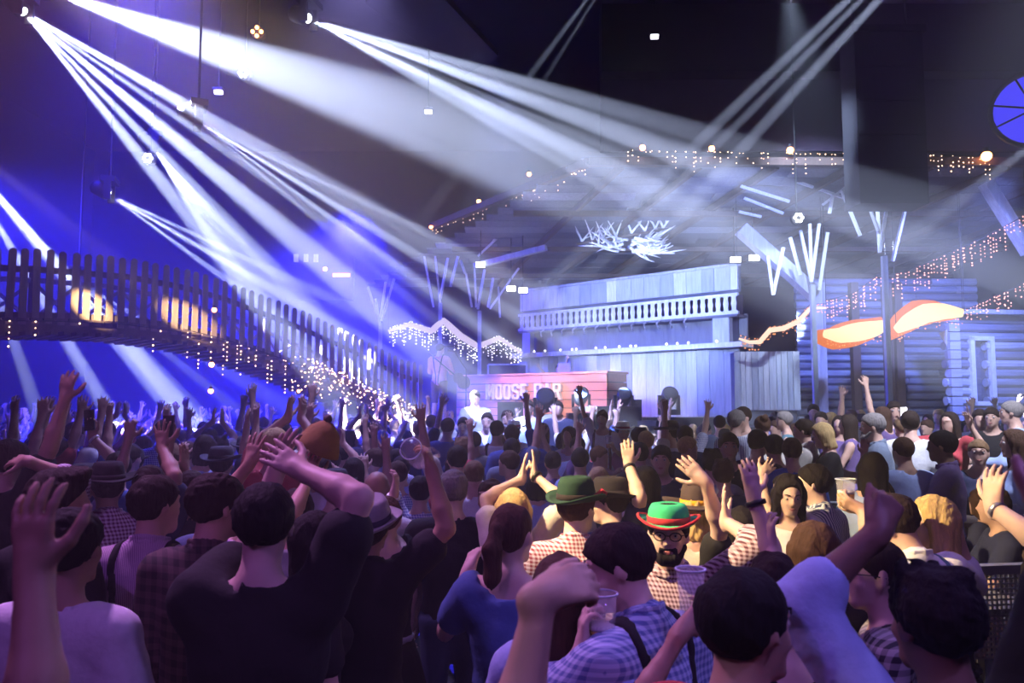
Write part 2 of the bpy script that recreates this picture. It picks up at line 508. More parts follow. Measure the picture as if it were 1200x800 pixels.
# fretwork balcony: bottom and top rails plus cut-out boards
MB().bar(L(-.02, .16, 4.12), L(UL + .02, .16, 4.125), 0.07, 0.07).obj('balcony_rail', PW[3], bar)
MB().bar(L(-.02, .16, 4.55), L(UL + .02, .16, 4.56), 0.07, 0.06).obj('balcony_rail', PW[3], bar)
NB = 34
bw = UL / NB
def fret(wid):
    """baluster board whose waisted sides leave hourglass openings"""
    zs = [4.10, 4.165, 4.19, 4.26, 4.345, 4.43, 4.50, 4.525, 4.59]
    hs = [.5, .5, .25, .25, .36, .25, .25, .5, .5]
    mb = MB()
    vs = []
    for zz, h in zip(zs, hs):
        for y in (-.012, .012):
            vs.append((-wid * h, y, zz - SZ)); vs.append((wid * h, y, zz - SZ))
    fs = []
    for i in range(len(zs) - 1):
        a, b = i * 4, i * 4 + 4
        fs += [(a, a + 1, b + 1, b), (a + 3, a + 2, b + 2, b + 3), (a + 1, a + 3, b + 3, b + 1), (a + 2, a, b, b + 2)]
    mb.add(vs, fs)
    return mb.mesh('baluster', PW[3])
fm = fret(bw)
for i in range(NB):
    o = link('baluster', fm, bar); o.location = (bw * (i + .5), -0.16, 0)
MB().box(L(UL / 2, -0.12, 4.32), (UL, 0.05, 0.50)).obj('balcony_backing', M['fascia'], bar)
MB().box(L(UL / 2, -0.35, 3.78), (UL, 0.06, 0.72)).obj('recess_back', M['roof_wood'][0], bar)
MB().box(L(UL / 2, -0.05, 4.06), (UL, 0.50, 0.06)).obj('recess_ceiling', M['roof_wood'][1], bar)
MB().box(L(UL / 2 + .05, 0.12, 3.36), (UL + .3, 0.62, 0.12)).obj('serving_shelf', PW[3], bar)
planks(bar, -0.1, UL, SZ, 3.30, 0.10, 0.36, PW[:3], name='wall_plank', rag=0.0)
for u, ww in ((0.25, .3), (UL - .45, .42)):
    MB().box(L(u, 0.05, 3.74), (ww, 0.2, 0.66)).obj('post', PW[1], bar)
for u in np.linspace(1.0, UL - 1.3, 13):
    a, b, c = L(u, .25, 4.06), L(u + .02, .42, 3.98), L(u + .13, .52, 3.84)
    MB().tube([a, b, c], 0.022, 6).obj('hook', M['steel'], bar)
ORD = ['first', 'second', 'third', 'fourth', 'fifth', 'sixth', 'seventh', 'eighth', 'ninth', 'tenth', 'eleventh', 'twelfth', 'thirteenth', 'fourteenth']
# little white lights standing along the shelf
for j, u in enumerate([.6, 1.0, 1.55, 1.95, 2.1, 2.75, 3.05, 3.5, 3.85, 4.0, 4.9, 5.2, 5.5, 6.25]):
    p = bar.matrix_basis @ L(u, .2, 3.42) if False else Vector((U0.x + math.cos(bang) * u + math.sin(bang) * .2, U0.y + math.sin(bang) * u - math.cos(bang) * .2, 3.42))
    c = empty('candle_jar', p, 0, '%s small white glowing jar from the left on the long bar shelf' % ORD[j], 'candle', 'glowing jars on the bar shelf')
    MB().lathe([(.035, 0), (.04, .06), (.035, .10)], 8).obj('jar', M['glass'], c)
    MB().ball((0, 0, .05), .028, 6, 4).obj('flame', M['bulb_white'], c)

# side counter right of the bar
sc_ = empty('side_counter', (at(860, 412, 17.6).x, 17.6, 0), math.radians(-6), 'pale upright-plank side counter at the right end of bar house', 'counter')
x0, zt = 0.0, at(860, 412, 17.6).z
wid = at(929, 412, 17.6).x - at(860, 412, 17.6).x
u = 0
while u < wid - .05:
    ww = rnd.uniform(.10, .17)
    MB().box((u + ww / 2, 0, (1.85 + zt) / 2), (ww - .01, .04, zt - 1.85)).obj('plank', rnd.choice(PW), sc_)
    u += ww
MB().box((wid / 2, .25, zt / 2), (wid, .4, zt - .04)).obj('carcass', M['roof_wood'][1], sc_)

# ------------------------------------------------------------------ DJ booth with the sign
A_, B_ = Vector((at(536, 447, 19.3).x, 19.3)), Vector((at(712, 437, 16.6).x, 16.6))
bl = (B_ - A_).length
ba = math.atan2(B_.y - A_.y, B_.x - A_.x)
booth = empty('disc_jockey_booth', (A_.x, A_.y, SZ), ba, 'reddish plank booth on stage with white letters across its front', 'booth')
bh = at(712, 437, 16.6).z - SZ
nb = 6
for i in range(nb):
    z0 = bh * i / nb
    cuts = [0, rnd.uniform(.3, .7) * bl, bl]
    for a, b in zip(cuts[:-1], cuts[1:]):
        MB().box(((a + b) / 2, -rnd.uniform(0, .015), z0 + bh / nb / 2), (b - a - .012, .04, bh / nb - .016)).obj('board', rnd.choice(M['booth_wood']), booth)
        
    MB().box((bl - .02, .42 + .01, z0 + bh / nb / 2), (.04, .8, bh / nb - .016)).obj('board', rnd.choice(M['booth_wood']), booth)
    MB().box((.02, .42 + .01, z0 + bh / nb / 2), (.04, .8, bh / nb - .016)).obj('board', rnd.choice(M['booth_wood']), booth)
MB().box((bl / 2, .42, bh / 2), (bl - .1, .74, bh - .04)).obj('booth_core', M['deck'], booth)
MB().box((bl / 2, .40, bh + .02), (bl + .06, .92, .05)).obj('booth_top', M['booth_wood'][1], booth)
def lettering(word, parent, x, z, h, depth, mat):
    """block letters drawn as slabs on a 5-unit grid"""
    G = {'M': [[(0, 0), (0, 7), (1.3, 7), (2.5, 3.6), (3.7, 7), (5, 7), (5, 0), (3.8, 0), (3.8, 4.2), (2.8, 1.4), (2.2, 1.4), (1.2, 4.2), (1.2, 0)]],
         'O': [[(0.9, 0), (0, .9), (0, 6.1), (.9, 7), (1.25, 7), (1.25, 0)], [(3.1, 7), (4, 6.1), (4, .9), (3.1, 0), (2.75, 0), (2.75, 7)], [(1.25, 0), (1.25, 1.1), (2.75, 1.1), (2.75, 0)], [(1.25, 5.9), (1.25, 7), (2.75, 7), (2.75, 5.9)]],
         'S': [[(.7, 7), (3.3, 7), (4, 6.2), (4, 4.9), (2.8, 4.9), (2.8, 5.9), (1.2, 5.9), (1.2, 4.4), (0, 3.9), (0, 6.2)], [(0, 3.9), (1.2, 4.4), (4, 3.2), (2.8, 2.7)], [(4, 3.2), (4, .8), (3.3, 0), (.7, 0), (0, .8), (0, 2.1), (1.2, 2.1), (1.2, 1.1), (2.8, 1.1), (2.8, 2.7)]],
         'E': [[(0, 0), (0, 7), (3.4, 7), (3.4, 5.9), (1.25, 5.9), (1.25, 4.1), (2.9, 4.1), (2.9, 3.0), (1.25, 3.0), (1.25, 1.1), (3.4, 1.1), (3.4, 0)]],
         'B': [[(0, 0), (0, 7), (1.25, 7), (1.25, 0)], [(1.25, 7), (3.2, 7), (4, 6.2), (4, 4.2), (3.4, 3.55), (1.25, 3.55), (1.25, 4.1), (2.8, 4.1), (2.8, 6), (1.25, 6)], [(1.25, 3.55), (3.4, 3.55), (4, 2.9), (4, .8), (3.2, 0), (1.25, 0), (1.25, 1), (2.8, 1), (2.8, 3.05), (1.25, 3.05)]],
         'A': [[(0, 0), (1.4, 7), (2.2, 7), (2.2, 5.2), (1.25, 0)], [(4.4, 0), (3, 7), (2.2, 7), (2.2, 5.2), (3.15, 0)], [(1.5, 1.5), (1.7, 2.5), (2.7, 2.5), (2.9, 1.5)]],
         'R': [[(0, 0), (0, 7), (1.25, 7), (1.25, 0)], [(1.25, 7), (3.2, 7), (4, 6.2), (4, 4), (3.2, 3.2), (1.25, 3.2), (1.25, 4.2), (2.8, 4.2), (2.8, 6), (1.25, 6)], [(1.9, 3.2), (3.1, 3.2), (4.2, 0), (2.9, 0)]]}
    W = {'M': 5, 'O': 4, 'S': 4, 'E': 3.4, 'B': 4, 'A': 4.4, 'R': 4.2, ' ': 2.6}
    s = h / 7
    for ch in word:
        if ch != ' ':
            mb = MB()
            for poly in G[ch]:
                k = len(poly)
                ar = sum(poly[i][0] * poly[(i + 1) % k][1] - poly[(i + 1) % k][0] * poly[i][1] for i in range(k))
                if ar < 0: poly = poly[::-1]
                mb.add([(x + a * s, -depth, z + b * s) for a, b in poly] + [(x + a * s, 0, z + b * s) for a, b in poly],
                       [tuple(range(k)), tuple(reversed(range(k, 2 * k)))] + [((i + 1) % k, i, k + i, k + (i + 1) % k) for i in range(k)])
            mb.obj('letter', mat, parent)
        x += (W[ch] + .75) * s
    return x
# widths: sign runs over pixels 573..661
def booth_u(px):
    lo, hi = 0.0, 1.0
    for _ in range(40):
        m_ = (lo + hi) / 2; p = A_.lerp(B_, m_); v = Vector((p.x, p.y, 2.4)) - EYE
        x = 600 + F * v.x / (v.y * math.cos(PITCH) + v.z * math.sin(PITCH))
        if x < px: lo = m_
        else: hi = m_
    return lo * bl
ua, ub = booth_u(573), booth_u(661)
unit = ub - ua
hh = unit / (sum([5, 4, 4, 4, 3.4, 2.6, 4, 4.4, 4.2]) + .75 * 8) * 7
zl = at(620, 468, 17.9).z - SZ
lettering('MOOSE BAR', booth, ua, zl, hh, 0.10, M['white_letter'])
for o in booth.children:
    if o.name.startswith('letter'): o.location.y = -0.035

# ------------------------------------------------------------------ canopy roof over the bar
CE = [Vector((at(505, 266, 20.8).x, 20.8, at(505, 266, 20.8).z)), Vector((at(690, 190, 15.0).x, 15.0, at(690, 190, 15.0).z)), Vector((13.5, 15.0, at(690, 190, 15.0).z))]
zc = CE[1].z
roof = empty('canopy_roof', (CE[1].x, 15, zc), 0, 'sloping blue lit timber canopy roof above the bar house', 'roof')
# strips from the front edge (y=15, z=zc) down to the back (y=25, z=5.5)
def roof_pt(x, y):
    s = (y - 15.0) / 10.0
    return Vector((x, y, zc + .05 - 1.1 * s))
ny, dx = 11, 0.0
for j in range(22):
    y0, y1 = 15.0 + j * 0.45, 15.0 + (j + 1) * 0.45 - 0.02
    xl = np.interp((y0 + y1) / 2, [15, 25], [CE[1].x, CE[1].x - 6.4])
    x = xl
    while x < 13.3:
        ln = rnd.uniform(1.6, 3.4); x2 = min(13.4, x + ln)
        a, b, c, d = roof_pt(x, y0), roof_pt(x2 - .015, y0), roof_pt(x2 - .015, y1), roof_pt(x, y1)
        o_ = Vector((0, 0, rnd.uniform(0, .015)))
        up = Vector((0, 0, .04))
        vs = [p + o_ - roof.location for p in (a, b, c, d)]
        MB().add(vs + [p + up for p in vs], [(3, 2, 1, 0), (4, 5, 6, 7), (0, 1, 5, 4), (1, 2, 6, 5), (2, 3, 7, 6), (3, 0, 4, 7)]).obj('roof_plank', M['roof_wood'][rnd.choices((0, 1, 2), (5, 5, 1.2))[0]], roof)
        x = x2
def rbar(a, b, w, name, mat='beam', h=None):
    return MB().bar(Vector(a) - roof.location, Vector(b) - roof.location, w, h or w).obj(name, M[mat], roof)
for i, xx in enumerate(np.arange(2.2, 13.2, 1.55)):
    rbar(roof_pt(xx, 15.05) - Vector((0, 0, .10)), roof_pt(xx - 2.6, 24) - Vector((0, 0, .10)), .10, 'rafter', 'deck', .14)
rbar(CE[0], CE[1], .16, 'edge_beam', 'roof_wood_d' if False else 'deck')
rbar(CE[1], CE[2], .16, 'edge_beam', 'deck')
for yy in (17.5, 20.2, 22.8):
    rbar(roof_pt(CE[1].x - (yy - 15) * .6, yy) - Vector((0, 0, .2)), roof_pt(13.2, yy) - Vector((0, 0, .2)), .12, 'purlin', 'deck', .12)
# stray bright battens seen on the roof underside
for a, b, Y in (((872, 232), (918, 250), 16.5), ((868, 218), (925, 236), 16.0), ((866, 248), (892, 254), 17.0), ((920, 208), (990, 232), 16.2), ((612, 232), (645, 214), 19.0), ((560, 300), (588, 274), 20.0), ((578, 282), (606, 262), 20.0), ((545, 275), (575, 270), 20.5), ((938, 200), (980, 205), 15.8)):
    rbar(at(*a, Y), at(*b, Y), .06, 'batten', 'branch', .05)

# thick diagonal knee braces
def brace(label, a, b, w):
    o = MB().bar((0, 0, 0), b - a, w, w * .8).obj('knee_brace', M['beam'], None, False, a)
    return tag(o, label, 'timber brace')
brace('thick pale diagonal timber brace right of the balcony roof lamp', at(868, 268, 17.2), at(956, 346, 17.2), .34)
brace('thick pale diagonal timber brace at the far right edge under fascia', at(1155, 214, 15.6), at(1206, 296, 15.6), .26)
brace('dark pole leaning across the canopy above the left roof', at(556, 312, 19.4), at(640, 290, 18.6), .16)

# branching posts with light coloured struts
def branch_post(label, segs, Y, post=None):
    o0 = at(*segs[0][0], Y)
    r = empty('branching_post', o0, 0, label, 'timber post', None)
    for a, b in segs:
        dy = rnd.uniform(-.35, .35)
        MB().bar(at(*a, Y + dy) - o0, at(*b, Y) - o0, .055, .055).obj('strut', M['branch'], r)
    if post:
        a, b = at(*post, Y), at(*post, Y)
        MB().box((a.x - o0.x, 0, a.z / 2 - o0.z), (.10, .10, a.z)).obj('post', M['beam'], r)
    return r
branch_post('bright branching strut post directly below the hanging black column', [((1028, 238), (1031, 296)), ((1040, 238), (1031, 296)), ((1063, 236), (1046, 306)), ((1018, 240), (1029, 270))], 15.5, (1036, 300))
branch_post('tall bright branching strut post between balcony and hanging column', [((900, 300), (906, 345)), ((918, 290), (906, 345)), ((938, 270), (951, 330)), ((949, 262), (951, 330)), ((960, 262), (951, 330)), ((970, 272), (960, 340)), ((926, 278), (938, 322))], 16.4, (952, 334))
branch_post('two bright struts crossing above branching post, touching the roof ridge', [((986, 222), (1008, 276)), ((976, 228), (972, 250)), ((964, 240), (990, 220)), ((1004, 206), (988, 224))], 16.0)
branch_post('bright spidery strut post above the guitarist, left of the balcony', [((497, 300), (508, 360)), ((510, 300), (516, 355)), ((525, 302), (516, 350)), ((537, 300), (528, 336)), ((540, 305), (545, 320))], 21.0, (516, 355))
branch_post('bright strut post between guitarist and balcony lamps', [((546, 320), (553, 360)), ((556, 310), (558, 360)), ((568, 316), (560, 362)), ((578, 326), (572, 360)), ((584, 336), (586, 372)), ((608, 314), (574, 362))], 20.5, (562, 364))
branch_post('small bright strut post above the far bridge railing', [((431, 336), (442, 368)), ((452, 330), (446, 372)), ((462, 326), (447, 376)), ((440, 350), (446, 384))], 22.0, (446, 378))

# antler display under the canopy
ant = empty('antler_chandelier', at(735, 290, 18.6), 0, 'large pale cluster of moose antlers hanging above the balcony', 'antlers')
def antler(base, d, ln, up, tines, r):
    mb = MB()
    pts = []
    for i in range(9):
        s = i / 8
        pts.append(base + d * (ln * s) + up * (ln * .55 * s * s))
    mb.tube(pts, [r * (1 - .75 * i / 8) for i in range(9)], 7)
    for q in range(tines):
        i = 2 + q * 6 // max(1, tines)
        t0 = pts[i]
        dd = (up * 1.0 + d * .35 + Vector((rnd.gauss(0, .3), rnd.gauss(0, .3), rnd.gauss(0, .3)))).normalized()
        l2 = ln * rnd.uniform(.25, .5)
        mb.tube([t0, t0 + dd * l2 * .5 + d * .03, t0 + dd * l2 + d * .09], [r * .7, r * .5, r * .12], 6)
    return mb
for i in range(26):
    a = rnd.uniform(-1, 1)
    base = Vector((a * .35, rnd.uniform(-.3, .3), rnd.uniform(-.12, .22)))
    sgn = 1 if a > 0 else -1
    d = Vector((sgn * rnd.uniform(.5, 1.2), rnd.uniform(-.6, .3), rnd.uniform(-.65, .15))).normalized()
    up = Vector((rnd.gauss(0, .1), rnd.gauss(0, .2), rnd.uniform(.1, .8)))
    antler(base, d, rnd.uniform(.5, .95), up, 3, .04).obj('antler', M['antler'], ant, True)
for px in (682, 694, 706, 722, 740, 756, 768, 777):
    b0 = at(px, 283 - (px - 682) * .17, 18.6) - ant.location
    for sg in (-1, 1):
        d = Vector((sg * rnd.uniform(.3, .8), rnd.uniform(-.2, .2), 1)).normalized()
        antler(b0, d, rnd.uniform(.35, .6), Vector((sg * .2, 0, .2)), 1, .03).obj('antler', M['antler'], ant, True)
MB().bar(at(676, 286, 18.6) - ant.location, at(784, 268, 18.6) - ant.location, .05).obj('hanging_bar', M['deck'], ant)
MB().tube([at(730, 278, 18.6) - ant.location, Vector((0, 0, 2.0))], .01, 5).obj('chain', M['rig'], ant)

# fairy lights along the canopy edge and amber lamps on it
def pline(a, b, n, Y0, Y1):
    return [at(a[0] + (b[0] - a[0]) * i / n, a[1] + (b[1] - a[1]) * i / n, Y0 + (Y1 - Y0) * i / n) for i in range(n + 1)]
fairy('icicle_lights', 'warm icicle lights on the receding left eave of the canopy', 'fairy lights', pline((505, 266), (690, 190), 8, 20.6, 14.9), (0.1, .42), .10, per=.1, r=.012)
fairy('icicle_lights', 'warm icicle lights on canopy front eave left of hanging column', 'fairy lights', pline((735, 176), (1005, 180), 8, 14.85, 14.85), (0.1, .55), .085, per=.1, r=.012)
fairy('icicle_lights', 'warm icicle lights on canopy eave right of hanging column', 'fairy lights', pline((1088, 180), (1160, 186), 4, 14.85, 14.85), (0.15, .6), .07, per=.1, r=.012)
for px, py, Y, rad, lb in ((505, 266, 20.5, .05, 'amber lamp at far lower end of canopy eave'), (561, 236, 18.6, .055, 'amber lamp halfway up receding canopy eave'), (620, 204, 16.8, .05, 'amber lamp below hazy beam on receding eave'), (753, 173, 14.8, .06, 'amber lamp near crossing beams on canopy corner'), (834, 174, 14.8, .06, 'amber lamp above dark speaker on front eave'), (926, 176, 14.8, .07, 'amber lamp midway along the front eave'), (1156, 183, 14.8, .10, 'largest amber lamp by the round blue window'), (251, 363, 12.2, .04, 'amber lamp seen between the bridge pickets'), (248, 427, 12.6, .045, 'upper amber lamp glowing below the bridge'), (247, 458, 13.0, .045, 'lower amber lamp glowing under the bridge'), (350, 458, 15.2, .035, 'amber lamp under the sloping bridge near stage'), (381, 315, 26.6, .07, 'small amber lamp on the distant hazy wall')):
    e = empty('amber_lamp', at(px, py, Y), 0, lb, 'lamp')
    MB().ball((0, 0, 0), rad, 10, 6).obj('bulb', M['lamp_amber'], e, True)
    MB().lathe([(rad * .6, rad * .7), (rad * .6, rad * 1.7)], 8).obj('socket', M['rig'], e)

# hanging black column
hc = MB()
tp, bt = [(1003, 75), (1086, 75)], [(1010, 241), (1089, 233)]
yy = 13.2
xa, xb = at(1008, 240, yy).x, at(1089, 236, yy).x
zb = at(1050, 238, yy).z
hang = empty('hanging_speaker_column', ((xa + xb) / 2, yy, zb), 0, 'tall black speaker column hanging from ceiling over the right crowd', 'speaker')
MB().box((0, .3, (8.6 - zb) / 2), (xb - xa, .6, 8.6 - zb)).obj('cabinet', plain('black_speaker_cloth', (0.02, 0.02, 0.026), 0.95), hang)
MB().box((0, .3, (8.6 - zb) + .06), (xb - xa + .1, .7, .12)).obj('top_frame', M['rig'], hang)
for sx in (-.4, .4):
    MB().tube([((xb - xa) * sx, .3, 8.7 - zb), ((xb - xa) * sx, .3, ZC - zb)], .025, 6).obj('chain', M['rig'], hang)
for k_ in range(1, 5):
    MB().box((0, -.01, (8.6 - zb) * k_ / 5), (xb - xa - .04, .02, .025)).obj('joint', M['rig'], hang)

# round blue window at the upper right
wx = at(1212, 128, 14.2)
rw = empty('round_window', wx, math.radians(-25), 'round blue glowing window at the upper right edge', 'window')
n_ = 28
R_ = .72
MB().add([(R_ * math.cos(2 * PI * i / n_), 0, R_ * math.sin(2 * PI * i / n_)) for i in range(n_)], [tuple(range(n_))]).obj('pane', M['screen_blue'], rw)
MB().tube([(R_ * math.cos(2 * PI * i / n_), -.03, R_ * math.sin(2 * PI * i / n_)) for i in range(n_ + 1)], .05, 6, False).obj('window_frame', M['rig'], rw)
for a in (0.4, 2.0, 2.9):
    MB().bar((-R_ * math.cos(a), -.04, -R_ * math.sin(a)), (R_ * math.cos(a), -.04, R_ * math.sin(a)), .03).obj('muntin', M['fascia'], rw)

# ------------------------------------------------------------------ light garlands (swags)
def swag(label, pts, Y, drop, bulb, core=None, dens=.05, cm='swag_core'):
    w = [at(px, py, yy_) for px, py, yy_ in pts]
    r = fairy('light_garland', label, 'light garland', w, drop, dens, bulb, .017, .075, None, 0.0)
    if core:
        o = w[0]
        fine = []
        for a, b in zip(w[:-1], w[1:]):
            for i in range(4): fine.append(a.lerp(b, i / 4) - o - Vector((0, 0, .09)))
        fine.append(w[-1] - o - Vector((0, 0, .09)))
        m_ = len(fine)
        rad = [core * (0.35 + .65 * math.sin(PI * (i + .5) / m_)) for i in range(m_)]
        MB().tube(fine, rad, 8).obj('glow_tube', M[cm], r, True)  # emissive tube stands in for the blown-out glow of the bulbs
    for q in (w[0], w[-1]):
        if roof_pt(q.x, q.y).z > q.z and q.y > 14.9: MB().tube([q - w[0], Vector((q.x, q.y, roof_pt(q.x, q.y).z)) - w[0]], .006, 5).obj('hanger', M['rig'], r)
    return r
Yg = 17.0
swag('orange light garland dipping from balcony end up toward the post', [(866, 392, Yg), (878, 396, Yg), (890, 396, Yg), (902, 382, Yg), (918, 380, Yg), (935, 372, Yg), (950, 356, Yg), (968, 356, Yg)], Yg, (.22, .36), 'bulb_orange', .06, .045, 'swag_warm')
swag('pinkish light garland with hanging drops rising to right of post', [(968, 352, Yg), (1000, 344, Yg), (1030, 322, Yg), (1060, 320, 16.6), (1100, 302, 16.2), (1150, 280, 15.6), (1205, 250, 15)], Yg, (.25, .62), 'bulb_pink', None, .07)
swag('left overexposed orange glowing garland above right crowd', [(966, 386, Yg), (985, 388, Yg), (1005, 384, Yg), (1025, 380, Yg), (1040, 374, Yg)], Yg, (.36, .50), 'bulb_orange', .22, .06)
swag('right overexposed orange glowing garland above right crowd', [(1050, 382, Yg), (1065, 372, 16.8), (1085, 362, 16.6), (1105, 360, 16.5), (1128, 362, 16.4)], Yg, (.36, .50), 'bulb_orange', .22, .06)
swag('pink light garland with short drops at the far right edge', [(1130, 364, 16.3), (1160, 350, 15.9), (1180, 342, 15.6), (1206, 328, 15.3)], Yg, (.2, .45), 'bulb_pink', None, .05)
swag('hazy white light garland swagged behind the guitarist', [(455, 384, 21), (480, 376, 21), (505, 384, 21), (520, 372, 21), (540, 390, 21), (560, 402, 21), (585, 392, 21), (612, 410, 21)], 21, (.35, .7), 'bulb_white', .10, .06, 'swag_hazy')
for o in list(C.objects):
    if o.name.startswith('light_garland') and 'overexposed' in o.get('label', ''):
        tub = [c_ for c_ in o.children if c_.name.startswith('glow_tube')][0]
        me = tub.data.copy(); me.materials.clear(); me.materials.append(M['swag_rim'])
        rim = link('glow_tube', me, o)  # enlarged orange copy behind it stands in for the glow's halo
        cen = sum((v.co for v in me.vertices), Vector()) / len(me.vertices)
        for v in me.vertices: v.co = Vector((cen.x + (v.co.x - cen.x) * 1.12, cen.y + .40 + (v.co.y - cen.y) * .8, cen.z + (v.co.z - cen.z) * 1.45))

# ------------------------------------------------------------------ log walls at the right
lw = empty('log_wall', (at(935, 470, 20.5).x, 20.5, 0), 0, 'blue lit horizontal log wall behind the right crowd', 'wall')
ww_ = at(1150, 470, 20.5).x - lw.location.x
for i in range(26):
    z = .12 + i * .205
    x = 0
    while x < ww_ - .05:
        x2 = min(ww_, x + rnd.uniform(2, 4.5))
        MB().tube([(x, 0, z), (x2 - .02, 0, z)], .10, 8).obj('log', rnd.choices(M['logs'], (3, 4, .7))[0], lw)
        x = x2
for px in (962, 1003, 1042, 1054):
    xx = at(px, 430, 20.3).x - lw.location.x
    MB().box((xx, -.2, 2.6), (.20 if px != 962 else .26, .2, 5.2)).obj('post', M['beam'] if px == 962 else M['deck'], lw)
cb = empty('log_cabin', (at(1112, 470, 18.0).x, 18.0, 0), math.radians(6), 'blue lit log cabin front with pale framed window at right', 'cabin')
cw_ = 4.2
for i in range(19):
    z = .12 + i * .215
    segs = [(0, cw_)] if not (z > 2.0 and z < 3.5) else [(0, .58), (1.02, cw_)]
    for a, b in segs:
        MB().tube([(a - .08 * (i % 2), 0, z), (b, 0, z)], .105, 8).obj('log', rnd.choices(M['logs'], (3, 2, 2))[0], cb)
for x in (.10,):
    for i in range(19): MB().box((x, -.12, .12 + i * .215), (.26, .10, .19)).obj('log_end', M['logs'][2], cb)
MB().box((.80, .12, 2.75), (.5, .02, 1.5)).obj('pane', M['pane'], cb)
for x in (.55, 1.05): MB().box((x, -.1, 2.75), (.10, .12, 1.6)).obj('window_frame', M['frame'], cb)
for z in (2.0, 3.52): MB().box((.8, -.1, z), (.6, .12, .10)).obj('window_frame', M['frame'], cb)
MB().box((2.2, -.10, 3.0), (.30, .14, 2.4)).obj('shutter', M['frame'], cb)
MB().bar((-.3, -.3, 4.12), (cw_, -.3, 4.12), .2, .1).obj('eave', M['beam'], cb)
tag(MB().add([at(1100, 390, 17.6), at(1110, 386, 17.6), at(1110, 406, 17.6), at(1110, 390, 17.9)], [(0, 1, 2), (0, 3, 1), (1, 3, 2), (2, 3, 0)]).obj('wall_bracket', M['frame']), 'small white triangular bracket on the cabin corner', 'bracket')

# far stall with a lit counter sign at the hazy left back
fs = empty('far_stall', at(375, 320, 26.8), 0, 'faint lit stall front on the distant hazy wall', 'stall')
MB().box((0, 0, -.2), (2.4, .3, 1.5)).obj('front', M['wall'], fs)
for i, x in enumerate((-.8, -.45, -.1)):
    MB().box((x, -.2, .5), (.16, .05, .28)).obj('lit_pane', M['dim_pane'], fs)
MB().box((.8, -.2, -.1), (.6, .05, .12)).obj('lit_strip', M['lamp_amber'] if False else M['bulb_pink'], fs)
fairy('fairy_light_string', 'small scatter of fairy lights on the distant hazy wall', 'fairy lights', [at(388, 326, 26.9), at(398, 328, 26.9), at(406, 330, 26.9)], (.2, .5), .06, 'bulb', .016, .1, jit=.06)
# low frame behind the booth
gl = empty('glass_screen', (at(572, 440, 20.4).x, 20.4, SZ), 0, 'clear acrylic screen with thin frame behind the booth left', 'screen')
w_ = at(617, 440, 20.4).x - gl.location.x; zt_ = at(572, 427, 20.4).z - SZ
MB().box((w_ / 2, 0, zt_ / 2), (w_, .02, zt_)).obj('panel', M['pane'], gl)
for a, b in (((0, 0, 0), (0, 0, zt_)), ((w_, 0, 0), (w_, 0, zt_)), ((0, 0, zt_), (w_, 0, zt_))):
    MB().bar(a, b, .05).obj('frame', M['frame'], gl)

# ------------------------------------------------------------------ speakers and floor lamps on stage
def moving_floor_lamp(label, px, py, Y, h=.5, tilt=0.0, zb=None):
    p = at(px, py, Y)
    r = empty('stage_lamp', (p.x, p.y, p.z), 0, label, 'stage lamp')
    s = h / .5
    MB().box((0, 0, .05 * s), (.36 * s, .28 * s, .10 * s)).obj('base', M['black'], r)
    for sx in (-1, 1):
        MB().box((sx * .17 * s, 0, .22 * s), (.05 * s, .12 * s, .28 * s)).obj('yoke', M['black'], r)
    mb = MB(); Mx = Matrix.Translation((0, 0, .31 * s)) @ Matrix.Rotation(math.radians(62) + tilt, 4, 'X')
    mb.lathe([(.06 * s, -.22 * s), (.13 * s, -.18 * s), (.15 * s, -.02 * s), (.145 * s, .14 * s), (.15 * s, .17 * s)], 18, Mx)
    mb.obj('head', M['black'], r, True)
    MB().lathe([(.125 * s, .171 * s), (.12 * s, .185 * s)], 18, Mx).obj('lens', M['pane'], r)
    return r
moving_floor_lamp('black stage lamp covering the last letters of the sign', 639, 492, 15.4, .62)
moving_floor_lamp('black stage lamp right of the sign letters', 681, 482, 15.4, .48)
moving_floor_lamp('black stage lamp at right corner of the booth', 731, 484, 15.4, .50)
moving_floor_lamp('lone black stage lamp in front of pale plank wall', 784, 486, 15.2, .54)
def subwoofer(label, px0, px1, pyt, Y, zb=0.0):
    a, b = at(px0, pyt, Y), at(px1, pyt, Y)
    r = empty('speaker_box', ((a.x + b.x) / 2, Y + .3, zb), 0, label, 'speaker')
    w_, h_ = b.x - a.x, a.z - zb
    MB().box((0, 0, h_ / 2), (w_, .6, h_)).obj('cabinet', M['black'], r)
    MB().box((0, -.31, h_ / 2), (w_ - .08, .02, h_ - .08)).obj('grille', M['rig'], r)
    for sx in (-1, 1): MB().box((sx * (w_ / 2 + .008), 0, h_ * .75), (.02, .16, .06)).obj('handle', M['steel'], r)
    return r
subwoofer('black speaker box under the middle of the sign', 583, 613, 471, 15.2)
subwoofer('black speaker box below the last sign letters', 618, 660, 486, 15.1)
subwoofer('low black speaker box under the second stage lamp', 666, 698, 484, 15.2)
subwoofer('wide black speaker box below the booth right corner', 700, 752, 476, 15.0)
subwoofer('narrow black speaker box at end of the booth', 742, 752, 468, 16.2)
subwoofer('low dark speaker box in front of the plank wall', 758, 870, 489, 14.9)
